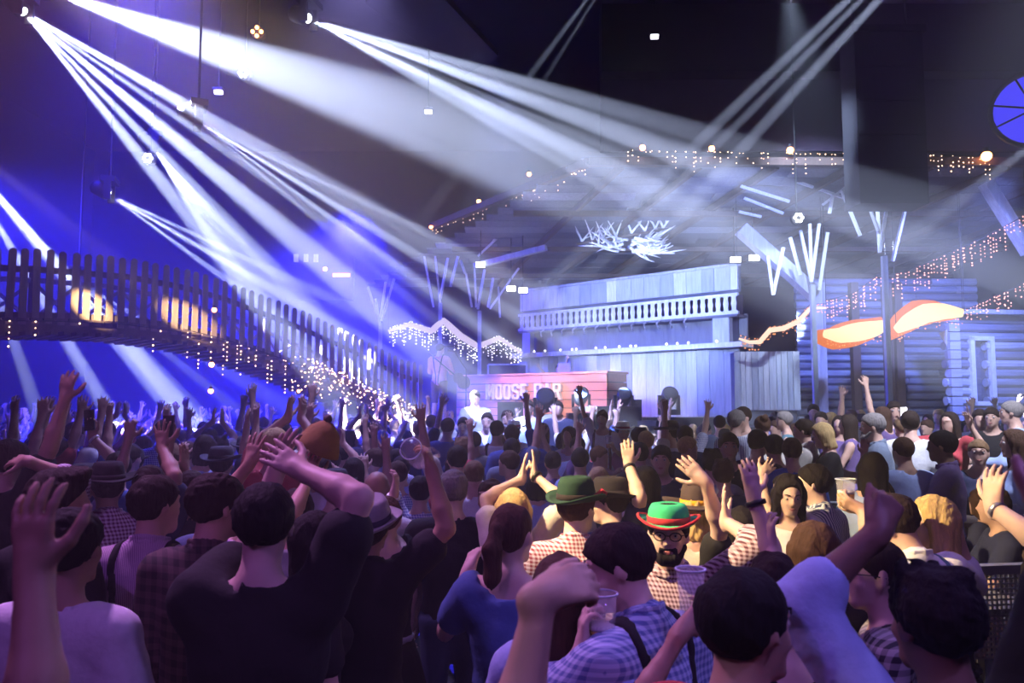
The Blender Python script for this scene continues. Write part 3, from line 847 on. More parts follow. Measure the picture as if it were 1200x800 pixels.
# ------------------------------------------------------------------ haze in the whole hall
hz = bpy.data.materials.new('stage_haze')
hz.use_nodes = True
ht = hz.node_tree
ht.nodes.clear()
hv = nn(ht, 'ShaderNodeVolumeScatter')
hv.inputs['Color'].default_value = (1, 1, 1, 1)
hv.inputs['Density'].default_value = 0.012
hv.inputs['Anisotropy'].default_value = 0.35
ho = nn(ht, 'ShaderNodeOutputMaterial')
ht.links.new(hv.outputs[0], ho.inputs['Volume'])
haze = MB().box(((XL + XR) / 2, (YB + YF) / 2, ZC / 2), (XR - XL + .9, YB - YF + .9, ZC + .9)).obj('haze', hz)
tag(haze, 'thin smoke haze filling the whole hall and catching the light beams', 'haze', None, 'stuff')

# ------------------------------------------------------------------ moving heads with beams
BEAM = 38.0
def moving_head(label, lamp, beams, col=WHITE, size=1.0, drop=True, blend=.45):
    """a hanging lamp: clamp, yoke, head and lens; its beams leave through the lens"""
    p = at(*lamp)
    r = empty('moving_head_lamp', p, 0, label, 'stage lamp')
    tg = at(*beams[0][0])
    q = (tg - p).to_track_quat('Z', 'Y').to_matrix().to_4x4()
    s = size
    MB().lathe([(.07 * s, -.34 * s), (.13 * s, -.28 * s), (.13 * s, -.04 * s), (.12 * s, -.015 * s)], 14, q).obj('head', M['rig'], r, True)
    MB().lathe([(.07 * s, -.012 * s), (.065 * s, .0)], 14, q).obj('lens', M['lamp_white'], r)
    dv = tg - p
    Rz_ = Matrix.Rotation(math.atan2(dv.y, dv.x) + PI / 2, 3, 'Z')
    for sx in (-1, 1):
        MB().box(Rz_ @ Vector((sx * .17 * s, 0, .06)), (.05 * s, .12 * s, .36 * s), Rz_).obj('yoke', M['rig'], r)
    MB().box((0, 0, .26 * s), (.40 * s, .26 * s, .10 * s), Rz_).obj('base', M['rig'], r)
    if drop:
        MB().tube([(0, 0, .3 * s), (0, 0, ZC - p.z)], .02, 6).obj('hanger', M['rig'], r)
    for t, deg, pw in beams:
        t = at(*t)
        d = (t - p).normalized()
        spot('beam_light', p + d * .02, t, pw * BEAM, col, deg, blend, .02, r)
    return r
def fan(lamp, r, Y, rows):
    """targets at pixel angles around a lamp: (angle, cone, power)"""
    return [((lamp[0] + r * math.cos(math.radians(a_)), lamp[1] + r * math.sin(math.radians(a_)), Y), dg, pw) for a_, dg, pw in rows]
moving_head('moving head lamp at the top left throwing the widest white beams', (28, 14, 11.5),
    fan((28, 14), 400, 12.0, [(40, 4.6, 26000), (30, 4.4, 26000), (34.5, 2.4, 20000), (46, 3.4, 20000), (51, 4.2, 18000)]))
moving_head('moving head lamp above the frame throwing a broad beam over the left hall', (48, -14, 12.5),
    fan((48, -14), 360, 12.6, [(19, 11, 13000), (23, 4, 6000)]))
moving_head('moving head lamp top centre throwing a long beam over the bar', (362, 22, 11.5),
    fan((362, 22), 420, 10.4, [(20, 3.6, 22000), (16.5, 3.4, 12000), (26.5, 4.0, 17000), (23.6, 1.4, 9000), (29.5, 2.4, 12000)]))
moving_head('moving head lamp in mid air above the bridge aiming at the booth', (232, 142, 12.0),
    fan((232, 142), 450, 14.5, [(36, 2.4, 20000), (31.5, 3.0, 24000), (40, 2.2, 9000), (26, 2.4, 12000)]))
moving_head('moving head lamp just over the left pickets', (128, 228, 14.0),
    fan((128, 228), 330, 15.2, [(30, 3.6, 14000), (25, 3.2, 10000), (36, 3.2, 12000)]))
moving_head('moving head lamp with a soft wide beam left of the centre', (180, 174, 14.5),
    [((300, 330, 15.5), 19, 3600)])
moving_head('moving head lamp outside the left edge shining under the bridge', (-70, 150, 14.0),
    [((60, 300, 14.5), 3.6, 22000), ((200, 470, 15.5), 4.8, 24000), ((120, 470, 15.0), 3.4, 15000), ((20, 300, 14.5), 2.6, 14000), ((40, 470, 15.0), 3.0, 14000)])
moving_head('moving head lamp behind the bridge shining down to the far crowd', (92, 330, 16.5),
    [((232, 480, 16.8), 4.5, 3500), ((290, 490, 17.0), 4.0, 3000), ((300, 455, 17.5), 5.0, 3000)])
moving_head('moving head lamp above the top edge sending a beam down past the column', (1277, -270, 9.5),
    [((820, 165, 12.5), 2.0, 20000), ((845, 165, 12.5), 1.6, 20000), ((878, 165, 12.5), 2.2, 20000)])
moving_head('moving head lamp above the top centre with a faint narrow beam', (740, -70, 12.0),
    [((620, 90, 13.0), 3.0, 2600), ((640, 90, 13.0), 2.0, 2200)])
moving_head('moving head lamp above the top edge with a faint beam toward left', (520, -70, 12.0),
    [((395, 100, 13.0), 2.6, 2200)])
moving_head('moving head lamp beyond the right edge with a dim beam', (1290, 110, 12.5),
    [((1110, 245, 15.5), 6.0, 2600)])
moving_head('floor level moving head lamp shining across the sign', (762, 512, 14.6), [((690, 484, 13.0), 8.0, 110)], WHITE, 1.0, False)
moving_head('small profile lamp giving warm patches on the left pickets', (-90, 130, 8.5), [((88, 338, 11.4), 7.5, 330), ((174, 338, 12.0), 7.0, 400)], WARM, .7, True, .8)
for px, py, Y, lb in ((285, 85, 13.5, 'white ring shaped lamp cluster high in the hall, left of centre'), (173, 185, 14.2, 'white ring shaped lamp cluster beside the soft wide beam'), (301, 37, 13, 'amber four lamp cluster near the top edge'), (936, 255, 14.6, 'white lamp cluster in front of the canopy struts')):
    p = at(px, py, Y)
    e = empty('lamp_cluster', p, 0, lb, 'lamp')
    amb = 'amber' in lb
    if amb:
        for a in range(4): MB().ball((.075 * math.cos(a * PI / 2), 0, .075 * math.sin(a * PI / 2)), .035, 8, 5).obj('bulb', M['lamp_amber'], e, True)
    else:
        for a in range(6): MB().ball((.07 * math.cos(a * PI / 3), 0, .07 * math.sin(a * PI / 3)), .030, 8, 5).obj('bulb', M['lamp_white'], e, True)
    MB().lathe([(.12, 0), (.12, .1)], 12, Matrix.Translation((0, .14, 0)) @ Matrix.Rotation(PI / 2, 4, 'X')).obj('can', M['rig'], e)
    MB().tube([(0, .1, .1), (0, .1, ZC - p.z)], .015, 5).obj('hanger', M['rig'], e)
for px, py, Y, lb in ((767, 43, 14, 'small white ceiling lamp near the top of the hall'), (502, 131, 15, 'small dim white ceiling lamp above the left eave'), (256, 108, 13.8, 'small round white lamp below the broad beam')):
    e = empty('ceiling_lamp', at(px, py, Y), 0, lb, 'lamp')
    MB().box((0, 0, 0), (.14, .08, .06)).obj('diffuser', M['bulb_white'], e)
    MB().box((0, 0, .055), (.18, .12, .05)).obj('housing', M['rig'], e)
    MB().tube([(0, 0, .1), (0, 0, ZC - e.location.z)], .012, 5).obj('hanger', M['rig'], e)
for px, py, Y, lb in ((613, 340, 19.6, 'white floodlight at left end of the balcony fascia'), (599, 338, 19.8, 'second white floodlight just left of the balcony'), (862, 304, 17.6, 'white floodlight at right end of the balcony fascia'), (884, 302, 17.6, 'white floodlight beside the knee brace'), (563, 310, 19.2, 'white floodlight on the end of the leaning pole')):
    e = empty('floodlight', at(px, py, Y), 0, lb, 'lamp')
    MB().box((0, 0, 0), (.22, .06, .12)).obj('diffuser', M['lamp_white'], e)
    MB().box((0, .08, 0), (.26, .10, .16)).obj('housing', M['rig'], e)
    MB().tube([(0, .1, .05), (0, .1, roof_pt(e.location.x, e.location.y).z - e.location.z)], .012, 5).obj('hanger', M['rig'], e)
# ------------------------------------------------------------------ people: distance field bodies meshed as one surface
def v3(*a): return np.array(a, dtype=np.float64)
def nrm(a):
    a = np.asarray(a, float)
    return a / (np.linalg.norm(a) + 1e-9)
def Rx(a): c, s = math.cos(a), math.sin(a); return np.array([[1, 0, 0], [0, c, -s], [0, s, c]])
def Ry(a): c, s = math.cos(a), math.sin(a); return np.array([[c, 0, s], [0, 1, 0], [-s, 0, c]])
def Rz(a): c, s = math.cos(a), math.sin(a); return np.array([[c, -s, 0], [s, c, 0], [0, 0, 1]])

def cap(a, b, ra, rb, k=.02): return ('c', np.asarray(a, float), np.asarray(b, float), ra, rb, k)
def ell(c, r, R=None, k=.02, sub=False): return ('s' if sub else 'e', np.asarray(c, float), np.asarray(r, float), R, k)
def prim_box(p):
    if p[0] == 'c':
        r = max(p[3], p[4]); return np.minimum(p[1], p[2]) - r, np.maximum(p[1], p[2]) + r
    r = max(p[2]); return p[1] - r, p[1] + r

LOWZ = [.8]
def axis(lo, hi, h, fine, hf, low=None):
    xs = [lo]
    while xs[-1] < hi:
        x = xs[-1]
        xs.append(x + (hf if any(a - h * .5 <= x <= b for a, b in fine) else (h * 2.2 if low is not None and x < low else h)))
    return np.array(xs)

def sdf_mesh(prims, h=.014, fine=(), hf=.005, cut=None, disp=None):
    """prims -> (verts, quads); cut(X,Y,Z,D) and disp(X,Y,Z) change the field after the union"""
    lo = np.min([prim_box(p)[0] for p in prims if p[0] != 's'], axis=0) - .02
    hi = np.max([prim_box(p)[1] for p in prims if p[0] != 's'], axis=0) + .02
    ax = [axis(lo[i], hi[i], h, [(b[0][i], b[1][i]) for b in fine], hf, LOWZ[0] if i == 2 else None) for i in range(3)]
    D = np.full([len(a) for a in ax], .1, dtype=np.float32)
    for p in prims:
        k = p[-1]
        a, b = prim_box(p)
        m = .03 + k
        sl = [slice(max(0, np.searchsorted(ax[i], a[i] - m) - 1), np.searchsorted(ax[i], b[i] + m) + 1) for i in range(3)]
        X = ax[0][sl[0]][:, None, None].astype(np.float32); Y = ax[1][sl[1]][None, :, None].astype(np.float32); Z = ax[2][sl[2]][None, None, :].astype(np.float32)
        if p[0] == 'c':
            _, A, B, ra, rb, _ = p
            d = B - A; L2 = float(d @ d) + 1e-9
            t = np.clip(((X - A[0]) * d[0] + (Y - A[1]) * d[1] + (Z - A[2]) * d[2]) / np.float32(L2), 0, 1)
            q = np.sqrt((X - A[0] - t * d[0]) ** 2 + (Y - A[1] - t * d[1]) ** 2 + (Z - A[2] - t * d[2]) ** 2) - (ra + (rb - ra) * t)
        else:
            _, c, r, R, _ = p
            x, y, z = X - c[0], Y - c[1], Z - c[2]
            if R is not None:
                x, y, z = R[0, 0] * x + R[1, 0] * y + R[2, 0] * z, R[0, 1] * x + R[1, 1] * y + R[2, 1] * z, R[0, 2] * x + R[1, 2] * y + R[2, 2] * z
            k0 = np.sqrt((x / r[0]) ** 2 + (y / r[1]) ** 2 + (z / r[2]) ** 2)
            k1 = np.sqrt((x / r[0] ** 2) ** 2 + (y / r[1] ** 2) ** 2 + (z / r[2] ** 2) ** 2)
            q = k0 * (k0 - 1) / (k1 + 1e-6)
        S = D[tuple(sl)]
        if p[0] == 's':
            hh = np.clip(.5 - .5 * (S + q) / k, 0, 1)
            D[tuple(sl)] = S * (1 - hh) - q * hh + k * hh * (1 - hh)
        else:
            hh = np.clip(.5 + .5 * (S - q) / k, 0, 1)
            D[tuple(sl)] = S * (1 - hh) + q * hh - k * hh * (1 - hh)
    if cut or disp:
        X = ax[0][:, None, None]; Y = ax[1][None, :, None]; Z = ax[2][None, None, :]
        if disp: D = D + disp(X, Y, Z)
        if cut: D = cut(X, Y, Z, D)
    D[0], D[-1], D[:, 0], D[:, -1], D[:, :, 0], D[:, :, -1] = .1, .1, .1, .1, .1, .1
    return surfnet(D, ax)

CO = np.array([(i, j, k) for i in (0, 1) for j in (0, 1) for k in (0, 1)])
ED = [(a, b) for a in range(8) for b in range(a + 1, 8) if np.abs(CO[a] - CO[b]).sum() == 1]
def surfnet(D, ax):
    S = D < 0
    n = np.zeros([s - 1 for s in D.shape], dtype=np.int8)
    for c in CO: n += S[c[0]:c[0] + n.shape[0], c[1]:c[1] + n.shape[1], c[2]:c[2] + n.shape[2]]
    I = np.argwhere((n > 0) & (n < 8))
    if len(I) == 0: return np.zeros((0, 3)), np.zeros((0, 4), int)
    idx = np.full(n.shape, -1, dtype=np.int64)
    idx[tuple(I.T)] = np.arange(len(I))
    val = np.stack([D[I[:, 0] + c[0], I[:, 1] + c[1], I[:, 2] + c[2]] for c in CO], 1)
    P = np.zeros((len(I), 3)); W = np.zeros(len(I))
    for a, b in ED:
        va, vb = val[:, a], val[:, b]
        m = (va < 0) != (vb < 0)
        t = np.where(m, va / np.where(m, va - vb, 1), 0)
        P += m[:, None] * (CO[a] + (CO[b] - CO[a]) * t[:, None]); W += m
    P /= W[:, None]
    V = np.empty_like(P)
    for i in range(3):
        a = ax[i]; V[:, i] = a[I[:, i]] + P[:, i] * (a[I[:, i] + 1] - a[I[:, i]])
    Q = []
    for d in range(3):
        u, w = (d + 1) % 3, (d + 2) % 3
        s0 = [slice(1, -1)] * 3; s0[d] = slice(0, -1); s1 = list(s0); s1[d] = slice(1, None)
        E = np.argwhere(S[tuple(s0)] != S[tuple(s1)])
        if not len(E): continue
        off = np.ones(3, int); off[d] = 0
        E = E + off
        def cell(du, dw):
            e = E.copy(); e[:, u] -= du; e[:, w] -= dw
            return idx[e[:, 0], e[:, 1], e[:, 2]]
        q = np.stack([cell(1, 1), cell(0, 1), cell(0, 0), cell(1, 0)], 1)
        fl = ~S[E[:, 0], E[:, 1], E[:, 2]]
        q[fl] = q[fl][:, ::-1]
        Q.append(q)
    Q = np.concatenate(Q)
    Q = Q[(Q >= 0).all(1)]
    return V, Q

def np_mesh(name, V, Q, mat, smooth=True):
    me = bpy.data.meshes.new(name)
    me.vertices.add(len(V)); me.vertices.foreach_set('co', V.astype(np.float32).ravel())
    me.loops.add(len(Q) * 4); me.loops.foreach_set('vertex_index', Q.astype(np.int32).ravel())
    me.polygons.add(len(Q)); me.polygons.foreach_set('loop_start', np.arange(0, len(Q) * 4, 4, dtype=np.int32))
    me.polygons.foreach_set('use_smooth', np.ones(len(Q), dtype=bool))
    me.update(calc_edges=True)
    if mat: me.materials.append(mat)
    return me

def ik(Sh, T, pole, l1, l2):
    d = T - Sh; L = np.linalg.norm(d)
    Lc = min(L, (l1 + l2) * .995)
    Lc = max(Lc, abs(l1 - l2) + .02)
    u = d / (L + 1e-9)
    T2 = Sh + u * Lc
    a = (l1 * l1 - l2 * l2 + Lc * Lc) / (2 * Lc)
    hgt = math.sqrt(max(0, l1 * l1 - a * a))
    p = pole - Sh; p = p - u * (p @ u)
    if np.linalg.norm(p) < 1e-4: p = np.cross(u, v3(0, 0, 1))
    p = nrm(p)
    return Sh + u * a + p * hgt, T2

def hand_prims(W, d, n, side, curl=.25, spread=.13, s=1.0, thumb=.8, fat=1.0):
    """side +1 when the thumb lies on cross(d, n)"""
    d = nrm(d); n = nrm(n - d * (np.asarray(n) @ d)); l = np.cross(d, n) * side
    P = [cap(W - d * .02, W + d * .03, .026 * s, .024 * s, .02)]
    if not hasattr(curl, '__len__'): curl = [curl] * 4
    for i, o in enumerate((.031, .0105, -.0105, -.030)):
        b = W + (d * (.088 - abs(o) * .25) + l * o) * s
        P.append(cap(W + (d * .018 + l * o * .62) * s, b, .0145 * s, .0115 * s * fat, .012))
        L = (.074, .082, .077, .060)[i] * s
        sp = (1.5 - i) * spread
        dd = nrm(d * math.cos(sp) + l * math.sin(sp))
        c = curl[i]
        ang = c * .7
        for j, (fr, r0, r1) in enumerate(((.44, .0098, .0090), (.31, .0090, .0082), (.25, .0082, .0068))):
            dj = nrm(dd * math.cos(ang) + n * math.sin(ang))
            e = b + dj * L * fr
            P.append(cap(b, e, r0 * s * fat, r1 * s * fat, .003))
            b = e; ang += c
    b = W + (d * .022 + l * .024 + n * .006) * s
    e = b + nrm(d * .62 + l * thumb + n * .28) * .046 * s
    P.append(cap(b, e, .0165 * s, .0125 * s * fat, .010))
    f = e + nrm(d * .86 + l * thumb * .62 + n * .30) * .034 * s
    P.append(cap(e, f, .0118 * s * fat, .0105 * s * fat, .004))
    P.append(cap(f, f + nrm(d * .95 + l * thumb * .3 + n * .35) * .026 * s, .0105 * s * fat, .0082 * s * fat, .004))
    return P

def head_prims(c, R, s, detail=True, female=False):
    def T(x, y, z): return c + R @ (v3(x, y, z) * s)
    P = [ell(T(0, -.014, .03), v3(.074, .094, .086) * s, R, .01),
         ell(T(0, .022, -.036), v3(.056, .064, .080) * s, R, .03),
         cap(T(-.012, .064, -.094), T(.012, .064, -.094), .021 * s, .021 * s, .025)]
    P += [ell(T(sx * .077, -.008, -.006), v3(.010, .021, .033) * s, R @ Rz(sx * -.35), .008) for sx in (-1, 1)]
    if detail:
        P += [cap(T(-.045, .060, .032), T(-.014, .083, .030), .010 * s, .011 * s, .014), cap(T(.045, .060, .032), T(.014, .083, .030), .010 * s, .011 * s, .014)]
        P += [ell(T(sx * .038, .058, -.026), v3(.022, .020, .018) * s, R, .018) for sx in (-1, 1)]
        P += [ell(T(sx * .031, .092, .008), v3(.016, .014, .010) * s, R, .010, True) for sx in (-1, 1)]
        P += [cap(T(0, .084, .014), T(0, .106, -.020), .0075 * s, .011 * s, .008), ell(T(-.010, .094, -.025), v3(.008, .009, .006) * s, R, .006), ell(T(.010, .094, -.025), v3(.008, .009, .006) * s, R, .006)]
        P += [cap(T(-.020, .077, -.052), T(.020, .077, -.052), .0075 * s, .0075 * s, .008), cap(T(-.017, .076, -.062), T(.017, .076, -.062), .008 * s, .008 * s, .006)]
        P += [cap(T(-.024, .088, -.0570), T(.024, .088, -.0570), .0028 * s, .0028 * s, .004)[:0] or ell(T(0, .0915, -.0572), v3(.022, .009, .0022) * s, R, .004, True)]
    else:
        P += [cap(T(0, .08, .014), T(0, .102, -.020), .009 * s, .012 * s, .01)]
    return P

MATC = {}
def skin_mat(tone):
    if ('skin', tone) not in MATC:
        col = {'light': (.58, .36, .27), 'tan': (.46, .27, .19), 'pale': (.66, .45, .37), 'brown': (.22, .12, .08)}[tone]
        m = plain('skin_' + tone, col, .55, 0, .10, 25)
        MATC[('skin', tone)] = m
    return MATC[('skin', tone)]
def hair_mat(c):
    if ('hair', c) not in MATC:
        col = {'black': (.012, .009, .009), 'dark': (.025, .015, .011), 'brown': (.07, .035, .02), 'blonde': (.55, .38, .16), 'grey': (.22, .20, .19), 'light': (.20, .12, .06)}[c]
        m = plain('hair_' + c, col, .75, 0, .5, 90, .6, (1, 1, .2))
        m.node_tree.nodes['Principled BSDF'].inputs['Specular IOR Level'].default_value = .18
        MATC[('hair', c)] = m
    return MATC[('hair', c)]
CL = {'black': (.006, .005, .007), 'navy': (.02, .025, .07), 'white': (.72, .72, .74), 'grey': (.30, .31, .34), 'lightblue': (.36, .46, .75), 'blue': (.08, .14, .48), 'pink': (.62, .28, .46), 'red': (.45, .05, .06), 'offwhite': (.34, .35, .38), 'greytee': (.70, .66, .74), 'purple': (.16, .10, .26), 'cream': (.62, .57, .50), 'teal': (.10, .20, .24), 'dirndl': (.07, .13, .34), 'denim': (.06, .09, .18), 'leather': (.12, .07, .04), 'brown': (.13, .08, .06), 'skirt': (.16, .10, .42), 'slate': (.16, .20, .27)}
CHK = {'gingham_purple': ((.16, .03, .10), (.72, .62, .72), .010), 'gingham_red': ((.30, .03, .06), (.80, .72, .74), .009), 'gingham_dark': ((.10, .02, .04), (.62, .50, .54), .008), 'plaid_dark': ((.020, .012, .016), (.10, .055, .06), .024, 'gingham'), 'plaid_grey': ((.02, .02, .03), (.42, .38, .40), .018, 'gingham'), 'stripes_blue': ((.10, .13, .28), (.72, .74, .80), .011, 'stripes'), 'gingham_blue': ((.12, .18, .42), (.50, .58, .80), .011), 'stripes_lilac': ((.34, .22, .36), (.60, .44, .58), .004, 'stripes'), 'gingham_blue_white': ((.10, .12, .40), (.72, .74, .82), .009)}
def cloth_mat(c):
    if c not in MATC:
        MATC[c] = checks('cloth_' + c, *CHK[c]) if c in CHK else plain('cloth_' + c, CL[c], .88, 0, .12, 40, .25)
    return MATC[c]

ARM = {  # side-agnostic wrist / elbow hints for a body 1.78 tall: (x outwards, y forwards, z)
    'down': ((.27, .05, .86), (.36, -.1, 1.1), (0, .2, -1), .5),
    'fwd': ((.13, .36, 1.16), (.34, .05, 1.0), (-.5, .6, .5), .5),
    'hold': ((.20, .36, 1.28), (.34, .05, 1.05), (-.15, .35, .9), 1.1),
    'up': ((.30, .10, 2.02), (.42, .02, 1.6), (.05, .05, 1), .2),
    'upin': ((.16, .12, 2.04), (.40, .05, 1.6), (-.1, .1, 1), .25),
    'half': ((.34, .26, 1.66), (.40, .02, 1.25), (-.1, .3, 1), .3),
    'clap': ((.05, .28, 1.86), (.40, .12, 1.55), (.0, .25, 1), .15),
    'side': ((.60, .20, 1.72), (.45, .0, 1.35), (.4, .2, 1), .3),
    'point': ((.40, .42, 1.78), (.42, .2, 1.5), (.3, .6, .8), .5),
}

def build_person(sp):
    """sp: dict; returns {part: (V,Q,material)} in the person's own coordinates (+Y is where the chest faces)"""
    H = sp['H']; s = H / 1.78
    fem = sp.get('fem', False)
    tier = sp.get('tier', 1)               # 0 near, 1 middle, 2 far
    h = (.021, .030, .036)[tier]; hf = (.0068, .0118, .015)[tier]; fat = (1.0, 1.15, 1.35)[tier]
    lean = sp.get('lean', 0.0); tilt = sp.get('tilt', 0.0); bulk = sp.get('bulk', 1.0)
    B = Ry(tilt) @ Rx(-lean)
    LOWZ[0] = .86 * s if not sp.get('full') else .1
    piv = v3(0, 0, .95) * s
    def T(x, y, z): return piv + B @ (v3(x, y, z) * s - piv)
    sw = (.165 if fem else .19) * bulk
    tor = [ell(T(0, 0, .95), v3(.165 * (1.02 if fem else 1) * bulk, .115 * bulk, .13) * s, B, .05),
           ell(T(0, .01, 1.11), v3((.132 if fem else .152) * bulk, .11 * bulk, .17) * s, B, .05),
           ell(T(0, .005, 1.30), v3((.15 if fem else .178) * bulk, .118 * bulk, .17) * s, B, .05),
           cap(T(-sw + .055, -.008, 1.425), T(sw - .055, -.008, 1.425), .068 * s * bulk, .068 * s * bulk, .05),
           cap(T(-.10, -.012, 1.455), T(0, -.018, 1.515), .042 * s, .042 * s, .04), cap(T(.10, -.012, 1.455), T(0, -.018, 1.515), .042 * s, .042 * s, .04)]
    if fem: tor += [ell(T(sx * .07, .10, 1.29), v3(.062, .05, .06) * s, B, .03) for sx in (-1, 1)]
    hr = B @ Rz(math.radians(sp.get('yaw', 0))) @ Rx(math.radians(sp.get('nod', 0)) * -1) @ Ry(math.radians(sp.get('roll', 0)))
    hs = .94 if fem else 1.0
    hs *= s ** .5
    neck_t = T(0, .012, 1.60)
    hc = T(0, .02, 1.555) + hr @ (v3(0, .015, .11) * hs)
    neckr = .047 if fem else .057
    neck = [cap(T(0, -.015, 1.47), hc + hr @ v3(0, -.02, -.05), neckr * s, neckr * .97 * s, .03)]
    head = head_prims(hc, hr, hs, tier < 2, fem)
    arms, hands, fine, joints = [], [], [], {}
    sleeves = []
    slv = sp.get('sleeve', 'short')
    for side, nm in ((-1, 'L'), (1, 'R')):
        a = sp.get('arm' + nm, 'down')
        Sh = T(side * sw, -.01, 1.425)
        if isinstance(a, str):
            w_, p_, d_, cu = ARM[a]
            Tg = v3(w_[0] * side, w_[1], w_[2]) * s; po = v3(p_[0] * side, p_[1], p_[2]) * s
            hd = v3(d_[0] * side, d_[1], d_[2]); pn = v3(-side * 1.0, .15, 0) if a in ('down', 'clap', 'hold', 'fwd') else v3(-.25 * side, 1, -.1)
            a = dict(w=Tg, p=po, d=hd, n=pn, curl=cu)
        if a['w'][2] > Sh[2] + .05: Sh = Sh + v3(-side * .02, 0, .045) * s
        El, Wr = ik(Sh, np.asarray(a['w'], float), np.asarray(a['p'], float), .295 * s, .265 * s)
        fk = 1.0 * bulk * (.84 if fem else 1.0)
        m1 = El + (Wr - El) * .3
        arms += [cap(Sh, Sh + (El - Sh) * .5, .056 * s * fk, .050 * s * fk, .035), cap(Sh + (El - Sh) * .5, El, .048 * s * fk, .040 * s * fk, .02),
                 cap(El, m1, .040 * s * fk, .043 * s * fk, .02), cap(m1, Wr, .043 * s * fk, .0275 * s * fk, .02)]
        hd = np.asarray(a.get('d', Wr - El), float)
        n_ = np.asarray(a.get('n', (0, 1, 0)), float)
        th = a.get('t')
        sd = -side if th is None else th
        hs_ = s * (.92 if fem else 1.0)
        hp = hand_prims(Wr, hd, n_, sd, a.get('curl', .25), a.get('spread', .14 if tier < 2 else .2), hs_, a.get('thumb', .8), fat)
        hands += hp
        bb = np.array([prim_box(p) for p in hp[1:]])
        fine.append((bb[:, 0].min(0) - .004, bb[:, 1].max(0) + .004))
        joints[nm] = (Sh, El, Wr, nrm(hd), n_)
        e = .016
        sl = a.get('sleeve', slv)
        if sl != 'none':
            fr = {'short': .62, 'cap': .30}.get(sl, 1.0)
            q = Sh + (El - Sh) * min(fr, 1)
            fl = .012 if sl == 'short' else 0
            sleeves += [cap(Sh, q, (.060 * fk + e) * s, (.053 * fk + e + fl) * s, .04)]
            if sl == 'puff': sleeves[-1] = ell(Sh + (El - Sh) * .35, v3(.085, .085, .085) * s, None, .03)
            if sl in ('long', 'rolled'):
                q2 = El + (Wr - El) * (.93 if sl == 'long' else .28)
                sleeves += [cap(El, q2, (.042 * fk + e) * s, (.036 * fk + e) * s if sl == 'long' else (.050 * fk + e) * s, .03)]
    legs = []
    for side in (-1, 1):
        st = sp.get('stride', .02) * side
        hip, kn, an = v3(side * .09, 0, .92) * s, v3(side * .105, .03 + st, .50) * s, v3(side * .11, -.02 + st, .08) * s
        legs += [cap(hip, kn, .088 * s * bulk, .060 * s, .03), cap(kn, kn + (an - kn) * .35 + v3(0, -.012, 0), .055 * s, .056 * s, .02), cap(kn + (an - kn) * .35, an, .054 * s, .037 * s, .02),
                 cap(an + v3(0, -.03, -.045) * s, an + v3(side * .02, .15, -.05) * s, .037 * s, .028 * s, .03)]
    out = {}
    fh = [(hc - .125, hc + .135)] if tier < 2 and sp.get('face', False) else []
    hff = hf if not fh else min(hf, .006)
    parts = tor + neck + head + arms + legs + hands
    V, Q = sdf_mesh(parts, h, fine + fh, hff)
    out['body'] = (V, Q, skin_mat(sp.get('skin', 'light')))
    # ---- top
    e = .014
    def infl(pl, e):
        r = []
        for p in pl:
            if p[0] == 'c': r.append(('c', p[1], p[2], p[3] + e, p[4] + e, p[5]))
            else: r.append((p[0], p[1], p[2] + e, p[3], p[4]))
        return r
    top = sp.get('shirt', 'black')
    hem = sp.get('hem', .86) * s
    shirt = infl(tor, e) + sleeves
    if slv == 'none':
        cutz = T(0, 0, 1.44)
    nk = T(0, .012, 1.545)
    nr = sp.get('neckr', .096 if not fem else .115) * s
    ud = B @ v3(0, 0, 1)
    def cutshirt(X, Y, Z, D):
        D = np.maximum(D, hem - Z)
        D = np.maximum(D, nr - np.sqrt((X - nk[0]) ** 2 + (Y - nk[1]) ** 2 + (Z - nk[2]) ** 2) * 1.0) if not sp.get('collar') else D
        if sp.get('strap_top'):
            pl = (X - T(0, 0, 1.40)[0]) * ud[0] + (Y - T(0, 0, 1.40)[1]) * ud[1] + (Z - T(0, 0, 1.40)[2]) * ud[2]
            D = np.maximum(D, np.minimum(pl, np.abs(np.abs(X) - .085) - .02))
        return D
    def folds(X, Y, Z):
        return .0035 * np.sin(X * 31 + Z * 47 + 1.3 * np.sin(Y * 40 + Z * 18)) * np.sin(Z * 23 + X * 9)
    V, Q = sdf_mesh(shirt, h * .95, (), hf, cutshirt, folds if tier < 2 else None)
    out[sp.get('top_name', 'shirt')] = (V, Q, cloth_mat(top))
    if sp.get('collar'):
        ring = []
        c0 = T(0, -.004, 1.505)
        for i in range(10):
            a0, a1 = 2 * PI * i / 10, 2 * PI * (i + 1) / 10
            f = lambda a: c0 + B @ (v3(math.sin(a) * (neckr + .016), math.cos(a) * (neckr + .014) + .006, -.018 * math.cos(a) + .012) * s)
            ring.append(cap(f(a0), f(a1), .013 * s, .013 * s, .006)); ring.append(cap(f(a0) + v3(0, 0, .022) * s, f(a1) + v3(0, 0, .022) * s, .009 * s, .009 * s, .006))
        V, Q = sdf_mesh(ring, .008 if tier == 0 else .012)
        out['collar'] = (V, Q, cloth_mat(sp.get('collar_c', top)))
    if sp.get('susp'):
        def cs(X, Y, Z, D):
            bx = np.where(Y < 0, np.abs(X) * 1.0 - .03 - np.clip((Z / s - 1.05) / .40, 0, 1) * .075, np.abs(X) - .10)
            return np.maximum(np.maximum(np.maximum(D, np.abs(bx) - .017), hem + .02 - Z), Z - T(0, 0, 1.56)[2])
        V, Q = sdf_mesh(infl(tor, e + .008), .0105 if tier == 0 else .016, (), hf, cs)
        out['suspenders'] = (V, Q, cloth_mat(sp['susp']))
